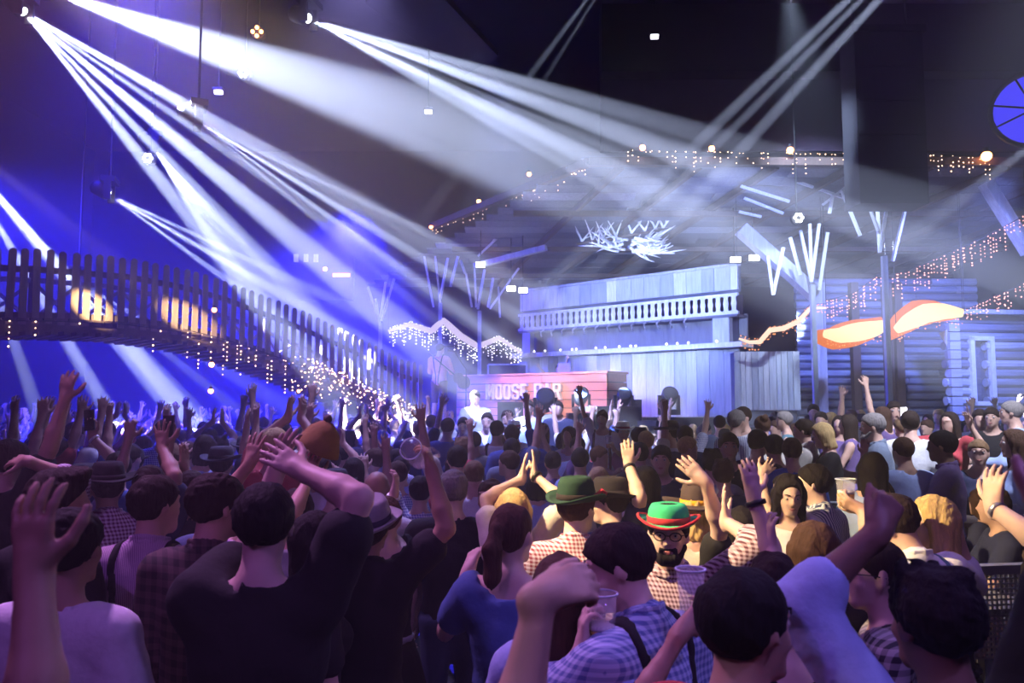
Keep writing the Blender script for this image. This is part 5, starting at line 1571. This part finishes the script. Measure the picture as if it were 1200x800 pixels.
hw, hd_, hn_ = palm(j, 'R', .13, .02)
th = empty('felt_hat', hw + Vector((.03, 0, .05)), 0, 'tan felt hat with dark knob lifted above the crowd', 'hat')
MB().lathe([(.11, -.05), (.115, -.045), (.10, .0), (.075, .06), (.03, .10), (.004, .105)], 20, Matrix.Rotation(.4, 4, 'Y')).obj('crown', plain('tan_felt', (.30, .18, .05), .9, 0, .3, 30, .3), th, True)
MB().ball(Matrix.Rotation(.4, 4, 'Y') @ Vector((-.01, 0, .115)), .022, 10, 6).obj('knob', M['deck'], th, True)
pe, j = person('person with long black hair in profile behind the clapping arm', 364, 600, 2.95, -55, fem=True, shirt='black', hair='bob', hairc='black', tier=0, yaw=-10, face_detail=True)
pe, j = person('person with dark visor cap behind the clapping hands', 392, 544, 5.1, -10, shirt='blue', hair='short', hat='darkgrey', tier=1)
pe, j = person('person in charcoal fedora behind the second row, left', 258, 517, 5.7, -5, shirt='navy', hair='short', hat='darkgrey', tier=1, skin='pale')
pe, j = person('person filming the stage with a black phone held high', 138, 530, 5.4, 5, shirt='blue', hair='short', tier=1, skin='tan', armL=A((108, 512, 5.5), (120, 580, 5.4), (-.12, .1, 1), (0, -1, 0), curl=.5, thumb=.6))
phone('black phone held high over the far left crowd', j, 'L', 'phone', .12, .03)
bw_ = band(pe, j, 'L', M['white_letter'], 'wristwatch', .033)

# ------------------------------------------------------------------ performers
pe, j = person('guitarist in reddish shirt, crossed suspenders and leather shorts, facing away on stage', 515, 402, 17.2, -20, SZ, full=True, shirt='pink', susp='black', bottom='leather', pants='short', hair='short', hairc='dark', tier=1, yaw=-25, sleeve='rolled', armR='fwd', armL='hold', skin='pale')
gp = at(541, 446, 17.1)
gt = empty('guitar', gp, 0, 'dark guitar slung in front of the guitarist on stage', 'guitar')
Mg = Matrix.Rotation(math.radians(-50), 4, 'Y') @ Matrix.Rotation(PI / 2, 4, 'X')
bd_ = [(-.22 + .44 * t, .17 * math.sin(PI * min(1, t * 1.02)) ** .5 * (1 - .28 * math.exp(-((t - .58) / .12) ** 2)) * (1 - .12 * t)) for t in [i / 20 for i in range(21)]]
pts = [(x, y) for x, y in bd_] + [(x, -y) for x, y in reversed(bd_[1:-1])]
k_ = len(pts)
MB().add([Mg @ Vector((y, x, -.045)) for x, y in pts] + [Mg @ Vector((y, x, .045)) for x, y in pts], [tuple(range(k_)), tuple(reversed(range(k_, 2 * k_)))] + [((i + 1) % k_, i, k_ + i, k_ + (i + 1) % k_) for i in range(k_)]).obj('guitar_body', M['deck'], gt)
MB().bar(Mg @ Vector((0, .2, .03)), Mg @ Vector((0, .78, .03)), .05, .025).obj('neck', M['black'], gt)
MB().bar(Mg @ Vector((0, .78, .03)), Mg @ Vector((0, .95, .02)), .08, .02).obj('headstock', M['black'], gt)
ms = at(546, 490, 16.9)
mt_ = empty('microphone_stand', (ms.x, ms.y, SZ), 0, 'microphone on a slim black boom stand beside the guitarist', 'microphone')
tip = at(533, 412, 16.9) - Vector((ms.x, ms.y, SZ)); knee = at(541, 425, 16.9) - Vector((ms.x, ms.y, SZ))
MB().tube([(0, 0, .02), (0, 0, knee.z * .9)], .014, 6).obj('pole', M['rig'], mt_)
MB().tube([Vector((0, 0, knee.z * .9)), knee, tip], .011, 6).obj('boom', M['rig'], mt_)
MB().tube([tip, tip + Vector((-.10, 0, .02)), tip + Vector((-.16, 0, .03))], [.016, .020, .034], 8).obj('microphone', M['black'], mt_)
for a in (0, 2.1, 4.2): MB().tube([(0, 0, .10), (.26 * math.cos(a), .26 * math.sin(a), .012)], .011, 5).obj('leg', M['rig'], mt_)
MB().box(at(527, 411, 16.9) - Vector((ms.x, ms.y, SZ)) + Vector((.02, .05, .10)), (.36, .03, .02)).obj('tablet_holder', M['rig'], mt_)
pe, j = person('disc jockey behind the booth with one arm flung up to the left', 654, 428, 20.9, 175, SZ, shirt='grey', hair='short', hairc='dark', tier=1, armR='side', armL='up', face_detail=True, skin='pale')
lp = at(664, 433, 19.0)
lt_ = empty('laptop', (lp.x, lp.y - .2, SZ + bh + .045), math.radians(-38), 'open pale laptop on the booth beside disc jockey', 'laptop')
MB().box((0, 0, .01), (.36, .25, .02)).obj('keyboard_base', M['steel'], lt_)
MB().box((0, -.13, .14), (.36, .015, .25)).obj('lid', M['steel'], lt_)

# ------------------------------------------------------------------ middle crowd: (px, top, Y, face, label, options)
MID = [
 (8, 514, 4.3, -20, 'person with black hair at left edge beside the stretched arm', dict(shirt='black', armR='up')),
 (47, 512, 6.6, 0, 'person with cropped dark hair raising both arms, left edge crowd', dict(shirt='red', armL='up', armR='up')),
 (71, 513, 6.6, 10, 'person with round blue lit head left of the filming hand', dict(shirt='white', hair='buzz', armL='upin', armR='up')),
 (96, 538, 5.2, 0, 'person with flat dark cap in front of the filming hand', dict(shirt='purple', hat='darkgrey', armR='up')),
 (150, 520, 6.4, -15, 'person raising an open pale palm right of the filming arm', dict(shirt='blue', armL='up', armR='half')),
 (168, 511, 8.2, 0, 'person with brown hair in front of the yellow lit shirt', dict(shirt='cream', hairc='brown')),
 (158, 522, 7.2, 20, 'person with blue lit folded hat, left of spread hand', dict(shirt='blue', hat='darkgrey')),
 (240, 508, 6.6, 5, 'person with long blue lit hair left of the charcoal fedora', dict(shirt='lightblue', hair='bob', fem=True)),
 (254, 496, 9.6, 0, 'person with round dark head above the charcoal fedora', dict(shirt='lightblue', armR='up')),
 (238, 494, 11.0, 0, 'person with dark head holding an arm up, left behind fedora', dict(shirt='white', armL='up')),
 (288, 506, 7.4, 0, 'person with wide dark hat right of the charcoal fedora', dict(shirt='navy', hat='darkgrey', armR='half')),
 (335, 499, 9.8, 0, 'person with light brown hair raising a spread white lit hand', dict(shirt='blue', hairc='light', armR='up')),
 (308, 488, 12.5, -10, 'person with dark head turned to a neighbour near the broad beam', dict(shirt='blue', armL='up')),
 (321, 530, 6.0, 0, 'person with dark hair right behind the broad tilted hand', dict(shirt='lightblue')),
 (376, 535, 6.0, 5, 'person with blue hair lit from above behind the tan hat', dict(shirt='white', armR='half')),
 (388, 528, 6.8, 0, 'person clapping pale hands right of the tan hat', dict(shirt='white', armR='clap', armL='clap')),
 (408, 503, 9.0, -70, 'person in pale blue top turned toward a dark broad back', dict(shirt='lightblue', fem=True, hair='long')),
 (433, 494, 8.6, 10, 'person with broad dark navy back under the bridge foot', dict(shirt='navy', bulk=1.15)),
 (442, 526, 6.9, 70, 'person with brown hair and lit face in left profile', dict(shirt='lightblue', hairc='brown', face_detail=True, armL='side')),
 (414, 536, 6.2, 0, 'person in blue shimmering top next to the bald head', dict(shirt='blue', fem=True, hair='long')),
 (470, 536, 6.9, 0, 'person raising a lavender lit forearm straight up before the stage edge', dict(shirt='lightblue', armL='up')),
 (492, 560, 5.4, 0, 'person in red and white gingham behind the lifted mug', dict(shirt='gingham_blue_white', armL='up')),
 (524, 489, 9.6, -15, 'person in grey blue long sleeves turned half right', dict(shirt='slate', sleeve='long', hairc='brown')),
 (543, 488, 10.6, 180, 'person smiling at the camera in blue shirt, below the booth corner', dict(shirt='lightblue', face_detail=True)),
 (556, 506, 8.8, 0, 'person with dark cropped hair in grey, below smiling blue shirt', dict(shirt='grey')),
 (557, 457, 12.6, 170, 'person in bright white shirt on a bench left of the sign letters', dict(shirt='offwhite', floor=.46, face_detail=True, sleeve='rolled', armR='fwd', skin='tan')),
 (571, 482, 11.4, 175, 'person facing the camera below the white shirt on bench', dict(shirt='white', face_detail=True, armL='half')),
 (595, 479, 11.2, 165, 'person laughing in front of the black speaker box', dict(shirt='lightblue', face_detail=True)),
 (582, 492, 8.9, -10, 'person in white shirt with black suspender strap, back to camera', dict(shirt='white', susp='black', hairc='black', sleeve='rolled')),
 (600, 497, 8.4, 0, 'person with black hair right of the white suspender shirt', dict(shirt='blue', hairc='black', armR='half')),
 (603, 488, 10.0, 170, 'person with small white hat in front of speaker box', dict(shirt='white', hat='straw')),
 (600, 514, 7.6, 5, 'person with dark round head below the suspender shirt', dict(shirt='slate', hairc='black', armR='up')),
 (599, 529, 6.9, 65, 'person in left profile with brown hair behind the clapping blonde', dict(shirt='navy', hairc='brown', face_detail=True)),
 (556, 540, 5.6, 10, 'person with warm lit bald head turned half left near centre', dict(shirt='white', hair='buzz', hairc='light')),
 (620, 469, 12.2, 172, 'person in pale shirt before the end of the sign letters', dict(shirt='lightblue', floor=.36, face_detail=True)),
 (654, 470, 12.0, 178, 'person in navy shirt right below the last sign letter', dict(shirt='navy', floor=.36, face_detail=True)),
 (636, 494, 9.4, 140, 'person with brown bob arching an arm over the head', dict(shirt='blue', fem=True, hair='bob', hairc='brown', armR='upin')),
 (668, 498, 9.0, 150, 'person in white blouse beside the dark raised hand', dict(shirt='white', fem=True, hair='bob', hairc='brown')),
 (648, 530, 7.4, 0, 'person stretching a long lavender forearm up, right of phone hands', dict(shirt='purple', armR='up')),
 (677, 512, 8.2, 170, 'person with hand on cheek in the middle of the crowd', dict(shirt='lightblue', armR='hold', face_detail=True)),
 (680, 526, 7.0, 0, 'person with dark bluish round head above the tall green hat', dict(shirt='lightblue', hairc='black')),
 (706, 480, 9.6, 165, 'person in white top with suspenders raising one arm, drinking', dict(shirt='white', fem=True, susp='brown', hair='bun', hairc='brown', floor=.32, armR='up', armL='hold', face_detail=True)),
 (730, 490, 9.6, 175, 'person in pinkish shirt with small pale hat facing camera', dict(shirt='pink', hat='straw', floor=.1, face_detail=True, armR='fwd')),
 (750, 519, 7.2, 0, 'person with black hair right of the bare arm with bracelet', dict(shirt='black', hairc='black')),
 (758, 505, 8.4, 20, 'person with warm lit blonde hair behind the black hair', dict(shirt='cream', hairc='blonde', armR='up')),
 (787, 488, 8.6, 80, 'person drinking from a tilted glass below the lone stage lamp', dict(shirt='white', hat='darkgrey', armL='hold', face_detail=True)),
 (803, 498, 8.2, 0, 'person in dark top right of the drinker', dict(shirt='navy')),
 (775, 522, 6.3, 165, 'person facing the camera with black hair and stubble, mid crowd', dict(shirt='navy', hairc='black', face_detail=True)),
 (756, 548, 4.9, 0, 'person with big dark hair left of the brown hat', dict(shirt='purple', hairc='black', hair='bob')),
 (834, 527, 6.2, -20, 'person with spiky black hair behind the warm open hand', dict(shirt='grey', hair='spiky', hairc='black')),
 (820, 560, 5.2, 10, 'person with grey felt hat behind the brown hat', dict(shirt='grey', hat='grey')),
 # right hand crowd on the terrace
 (861, 480, 8.0, -60, 'person with grey hair and striped white shirt in right profile', dict(shirt='stripes_blue', hairc='grey', face_detail=True, floor=TZ)),
 (872, 476, 8.7, 120, 'person in white shirt behind the grey haired man', dict(shirt='white', sleeve='long', floor=TZ, face_detail=True, armR='fwd')),
 (853, 506, 6.5, 172, 'person in black printed tee facing the camera, arms down', dict(shirt='black', floor=TZ * 0, face_detail=True, skin='tan')),
 (886, 503, 7.0, -50, 'person in dark plaid leaning right before the plank counter', dict(shirt='plaid_dark', floor=0, face_detail=True)),
 (894, 487, 8.2, 0, 'person with hair bun and cream collar seen from behind', dict(shirt='cream', hair='bun', hairc='brown', floor=TZ)),
 (908, 509, 6.9, 5, 'person with black hair and dark teal shirt from behind', dict(shirt='teal', hairc='black', floor=0)),
 (928, 513, 6.7, -10, 'person in blue shirt with brown red hair from behind', dict(shirt='blue', hairc='brown', floor=0)),
 (921, 480, 9.0, 70, 'person with grey blonde short hair and dark green top', dict(shirt='teal', fem=True, hair='short', hairc='grey', floor=TZ, sleeve='none')),
 (945, 489, 7.2, 60, 'person in cream shirt with dark ponytail in left profile', dict(shirt='cream', fem=True, hair='pony', hairc='dark', floor=TZ, collar=True, sleeve='long', armL='fwd', face_detail=True)),
 (970, 494, 7.0, 75, 'person with blonde bob and black dress looking down left', dict(shirt='black', fem=True, hair='bob', hairc='blonde', floor=TZ, nod=15, armL='fwd', skirt='black', face_detail=True)),
 (996, 484, 8.4, 62, 'person in sleeveless purple dress with long dark hair', dict(shirt='purple', fem=True, hair='long', hairc='dark', floor=TZ, skirt='purple', sleeve='none', armL='fwd')),
 (984, 486, 9.6, 140, 'person with dark hair left of the sleeveless purple dress', dict(shirt='purple', fem=True, hair='long', floor=TZ)),
 (1026, 483, 6.9, 70, 'person with grey beard and pale polo holding a glass', dict(shirt='slate', hairc='grey', beard=True, floor=TZ * 0 + .12, collar=True, armR='hold', face_detail=True, bulk=1.1)),
 (1036, 475, 9.2, 30, 'person with long brown hair touching it behind grey beard', dict(shirt='purple', fem=True, hair='long', hairc='brown', floor=TZ, armL='upin')),
 (1047, 469, 9.4, 165, 'person in pale shirt with dark hair facing camera behind tee', dict(shirt='lightblue', floor=TZ, face_detail=True)),
 (1066, 481, 7.4, -30, 'person in plain white tee with thick dark hair from behind', dict(shirt='white', hairc='dark', floor=TZ, hair='short')),
 (1060, 511, 6.3, 8, 'person with bald brown head and blue shirt from behind', dict(shirt='lightblue', hair='buzz', hairc='brown', skin='tan', floor=0)),
 (1021, 528, 5.2, -40, 'person with long straight black hair and pale top, right side', dict(shirt='lightblue', fem=True, hair='long', hairc='black')),
 (1108, 504, 6.1, 55, 'person in dark purple polo leaning to a high table', dict(shirt='purple', hairc='black', floor=0, skin='brown', armL='fwd', collar=True)),
 (1146, 512, 6.4, 150, 'person with fair tied hair and headband facing camera', dict(shirt='navy', fem=True, hair='pony', hairc='light', floor=0, face_detail=True)),
 (1114, 481, 8.0, 120, 'person in dark red top holding up a lit phone', dict(shirt='red', fem=True, hair='long', hairc='dark', floor=TZ, armR='half', armL='half')),
 (1148, 479, 9.2, 150, 'person with short dark hair in crowd under cabin window', dict(shirt='navy', floor=TZ)),
 (1162, 477, 9.0, 140, 'person with round face and dark top beside a white card', dict(shirt='black', floor=TZ, face_detail=True)),
 (1188, 469, 8.2, 60, 'person in pale blue shirt with grey dark hair at right edge', dict(shirt='lightblue', hairc='grey', floor=TZ, sleeve='long', face_detail=True, armL='fwd')),
 (1192, 500, 6.2, 70, 'person with wavy brown hair and light blouse at right edge', dict(shirt='lightblue', fem=True, hair='long', hairc='brown', floor=0, face_detail=True)),
 (953, 473, 11.5, 160, 'person with red lit face far right of plank counter', dict(shirt='grey', floor=TZ)),
 (962, 482, 10.4, 150, 'person raising a reddish arm before the blue log wall', dict(shirt='navy', floor=TZ, armL='up')),
 (843, 487, 10.5, -20, 'person half lost in haze left of the grey haired man', dict(shirt='slate', floor=TZ)),
]
PLACED = []
for px, top, Y, face, label, o in MID:
    o = dict(o)
    fl = o.pop('floor', 0.0)
    o.setdefault('hair', 'short'); o.setdefault('tier', 2 if Y > 8.3 else 1)
    fd = o.get('face_detail', False)
    pe, j = person(label, px, top, Y, face + (180 if False else 0), fl, **o)
    if 'holding a glass' in label:
        cp, d_, n_ = palm(j, 'R', .085, .045); plastic_cup('tall glass of beer held by the grey beard man', cp - Vector((0, 0, .08)), .17, .6)
    if 'lit phone' in label:
        p, d_, n_ = palm(j, 'R', .11, .03); e = empty('phone', p, 0, 'white lit phone held up under the cabin corner', 'phone')
        MB().box((0, 0, 0), (.075, .01, .15)).obj('phone_body', M['phone'], e); MB().box((0, -.006, 0), (.068, .002, .135)).obj('screen', M['bulb_white'], e)
    if 'light blue shirt with grey' in label or 'grey dark hair at right edge' in label:
        p, d_, n_ = palm(j, 'L', .12, .02); MB().box((0, 0, 0), (.26, .02, .19), Matrix.Rotation(.5, 3, 'Z')).obj('menu_card', M['white_letter'], None, False, p)
        tag(bpy.data.objects[[o_.name for o_ in C.objects if o_.name.startswith('menu_card')][-1]], 'white menu card held beside the pale blue shirt', 'menu')
    if 'drinking' == label[-8:]:
        cp, d_, n_ = palm(j, 'L', .085, .045); plastic_cup('glass lifted to the mouth of white suspender top', cp - Vector((0, 0, .06)), .15, .4)
# ------------------------------------------------------------------ the rest of the crowd: shared meshes, every person its own object
PROTO = []
PS = [dict(armR='up', armL='up'), dict(armR='up', armL='half'), dict(armR='down', armL='up'), dict(armR='clap', armL='clap'), dict(), dict(fem=True, hair='long', armR='upin'), dict(fem=True, hair='pony', armR='up', armL='up'), dict(fem=True, hair='bob'), dict(armR='half', armL='side'), dict(armR='upin', armL='half', hair='buzz'), dict(fem=True, hair='long', armR='side', armL='up', skirt='skirt'), dict(armR='fwd', armL='fwd', hair='spiky')]
DESC = ['both arms up', 'right arm up', 'left arm up', 'hands clapping overhead', 'arms down', 'long hair, right arm up', 'ponytail, both arms up', 'bobbed hair, arms down', 'arms spread', 'cropped head, right arm up', 'long hair, left arm up', 'spiky hair, arms folded low']
ARMUP = {0, 1, 2, 3, 5, 6, 8, 9, 10}
def proto_get(k, t):
    key = (k, t)
    for a, b in PROTO:
        if a == key: return b
    sp = dict(PS[k]); sp['H'] = 1.75; sp['tier'] = t; sp.setdefault('hair', 'short')
    parts = build_person(sp)
    b = [(nm, np_mesh(nm, V, Q, mt)) for nm, (V, Q, mt) in parts.items() if len(V)]
    PROTO.append((key, b))
    return b
TAKEN = [(o.location.x, o.location.y) for o in C.objects if o.name.startswith('person')]
CROWD = []
def free(x, y, r):
    return all((x - a) ** 2 + (y - b) ** 2 > r * r for a, b in TAKEN)
def fill(n, px0, px1, Y0, Y1, kinds, floor, zone, face=(0, 22), r=.5, H=(1.60, 1.86), cols=('white', 'blue', 'lightblue', 'navy', 'black', 'grey', 'red', 'purple', 'cream', 'gingham_blue_white')):
    got = tries = 0
    while got < n and tries < n * 60:
        tries += 1
        Y = math.sqrt(rnd.uniform(Y0 ** 2, Y1 ** 2)); px = rnd.uniform(px0, px1)
        x = at(px, 470, Y).x
        if not free(x, Y, r) or abs(x) > 14: continue
        if Y > 14.3 and x > -4.9: continue
        if Y > 15.2 - .35 and x > -5.0: continue
        k = rnd.choice(kinds); h_ = rnd.uniform(*H) * (.94 if PS[k].get('fem') else 1)
        root = empty('person', (x, Y, floor), math.radians(rnd.gauss(*face)))
        root.scale = [h_ / 1.75] * 3
        col = rnd.choice(cols)
        hc_ = rnd.choice(('dark', 'black', 'brown', 'light', 'blonde', 'dark'))
        for nm, me in proto_get(k, 2 if Y > 8.5 else 1):
            o = link(nm, me, root)
            m_ = {'shirt': cloth_mat(col), 'hair': hair_mat(hc_)}.get(nm)
            if m_:
                o.material_slots[0].link = 'OBJECT'; o.material_slots[0].material = m_
        TAKEN.append((x, Y)); got += 1
        CROWD.append((zone, px, root, col, k, hc_))
        root['group'] = 'crowd ' + zone
UP = [0, 1, 2, 3, 5, 6, 8, 9, 10, 0, 1]
MIX = [0, 1, 3, 4, 4, 7, 5, 2, 11, 4]
CALM = [4, 7, 11, 4, 7, 5]
fill(95, -30, 330, 8.8, 20.5, [0, 1, 2, 3, 5, 8, 9, 4, 7, 4, 11, 4], 0, 'under the bridge', (0, 25), .5, (1.52, 1.72))
fill(22, 330, 520, 8.5, 14.2, MIX, 0, 'by bridge foot')
fill(26, -20, 330, 5.0, 8.8, MIX, 0, 'behind left front row')
fill(14, 330, 560, 5.2, 8.5, MIX, 0, 'centre left crowd', (0, 20), .5, (1.56, 1.70))
fill(34, 545, 850, 7.2, 13.8, CALM + [0], 0, 'before the booth', (0, 60), .5, (1.58, 1.78))
fill(9, 600, 860, 4.6, 7.0, CALM, 0, 'behind green hats', (0, 40), .5, (1.52, 1.62))
fill(30, 850, 1220, 8.2, 14.0, CALM, TZ, 'before log wall', (90, 60), .55, (1.58, 1.74), ('purple', 'navy', 'black', 'grey', 'slate', 'red', 'white', 'brown'))
fill(10, 860, 1220, 4.4, 6.2, CALM, 0, 'dim right crowd', (60, 60), .55, (1.50, 1.58), ('purple', 'navy', 'black', 'slate', 'brown'))
CN = {'gingham_blue_white': 'gingham', 'lightblue': 'pale blue'}
def ordinal(i):
    if i < 10: return ORD[i]
    n = i + 1
    return '%d%s' % (n, 'th' if 10 <= n % 100 <= 20 else {1: 'st', 2: 'nd', 3: 'rd'}.get(n % 10, 'th'))
zones = {}
for z, px, root, col, k, hc_ in CROWD: zones.setdefault(z, []).append((px, root, col, k, hc_))
for z, L_ in zones.items():
    L_.sort(key=lambda q: q[0])
    seen = {}
    for px, root, col, k, hc_ in L_:
        key = (col, k)
        i = seen.get(key, 0); seen[key] = i + 1
    tot = dict(seen); seen = {}
    for px, root, col, k, hc_ in L_:
        key = (col, k); i = seen.get(key, 0); seen[key] = i + 1
        base = '%s, %s' % (CN.get(col, col), DESC[k])
        if tot[key] == 1: lb = 'person in %s, %s' % (base, z)
        else: lb = 'person %s from left in %s, %s' % (ordinal(i), base, z)
        tag(root, lb, 'person')

# ------------------------------------------------------------------ high table with glasses and the metal seat back at the right
tp = at(1118, 560, 5.9)
tb = empty('high_table', (tp.x + .35, 6.25, 0), 0, 'small dark high table with glasses beside the purple polo', 'table')
MB().lathe([(.34, 1.08), (.36, 1.09), (.36, 1.12), (.34, 1.125)], 24).obj('tabletop', M['deck'], tb)
MB().tube([(0, 0, .03), (0, 0, 1.08)], .035, 8).obj('column', M['steel'], tb)
MB().lathe([(.25, 0), (.25, .02), (.05, .05)], 20).obj('base', M['steel'], tb)
for i, (dx_, dy_) in enumerate(((-.2, -.1), (-.1, .12), (.06, -.15), (.17, .05), (.22, -.12))):
    plastic_cup(('leftmost', 'second', 'third', 'fourth', 'rightmost')[i] + ' clear cup on the small high table, counted from left', Vector((tp.x + .35 + dx_, 6.25 + dy_, 1.125)), .12, .3, None, i % 2 == 0)
c0, c1 = at(1122, 668, 3.45), at(1176, 664, 3.6)
ch = empty('metal_seat', (c0.x, 3.45, 0), math.radians(8), 'seat with perforated steel back panel at right between people', 'seat')
w_ = c1.x - c0.x + .16; zt = c0.z
MB().box((w_ / 2, 0, zt), (w_, .05, .04)).obj('top_rail', M['steel'], ch)
for x_ in (0.02, w_ - .02): MB().box((x_, 0, zt / 2), (.04, .04, zt)).obj('leg', M['steel'], ch)
for x_ in (0.02, w_ - .02): MB().box((x_, .45, .55), (.04, .04, 1.1)).obj('leg', M['steel'], ch)
MB().box((w_ / 2, .24, 1.11), (w_, .46, .03)).obj('seat', M['steel'], ch)
mb = MB()
nx, nz = int(w_ / .022), 16
for i in range(nx + 1): mb.box((i * w_ / nx, 0, zt - .02 - .18), (.008, .006, .36))
for k_ in range(nz + 1): mb.box((w_ / 2, 0, zt - .02 - k_ * .36 / nz), (w_, .006, .008))
tag(mb.obj('mesh_panel', M['steel'], ch), kind='stuff')

# benches under the people who stand higher before the booth
for x0, x1, y_, h_, lb in ((-.90, -.30, 12.62, .46, 'low dark bench under the bright white shirt'), (.02, .98, 12.08, .36, 'low dark bench under two people below sign'), (.88, 1.40, 9.62, .32, 'low dark bench under the white top with suspenders')):
    bn_ = empty('bench', ((x0 + x1) / 2, y_, 0), 0, lb, 'bench')
    for k_ in range(3): MB().box((0, (k_ - 1) * .15, h_ - .02), (x1 - x0, .14, .04)).obj('plank', M['deck'], bn_)
    for sx in (-1, 1): MB().box((sx * ((x1 - x0) / 2 - .06), 0, (h_ - .04) / 2), (.05, .40, h_ - .04)).obj('leg', M['rig'], bn_)
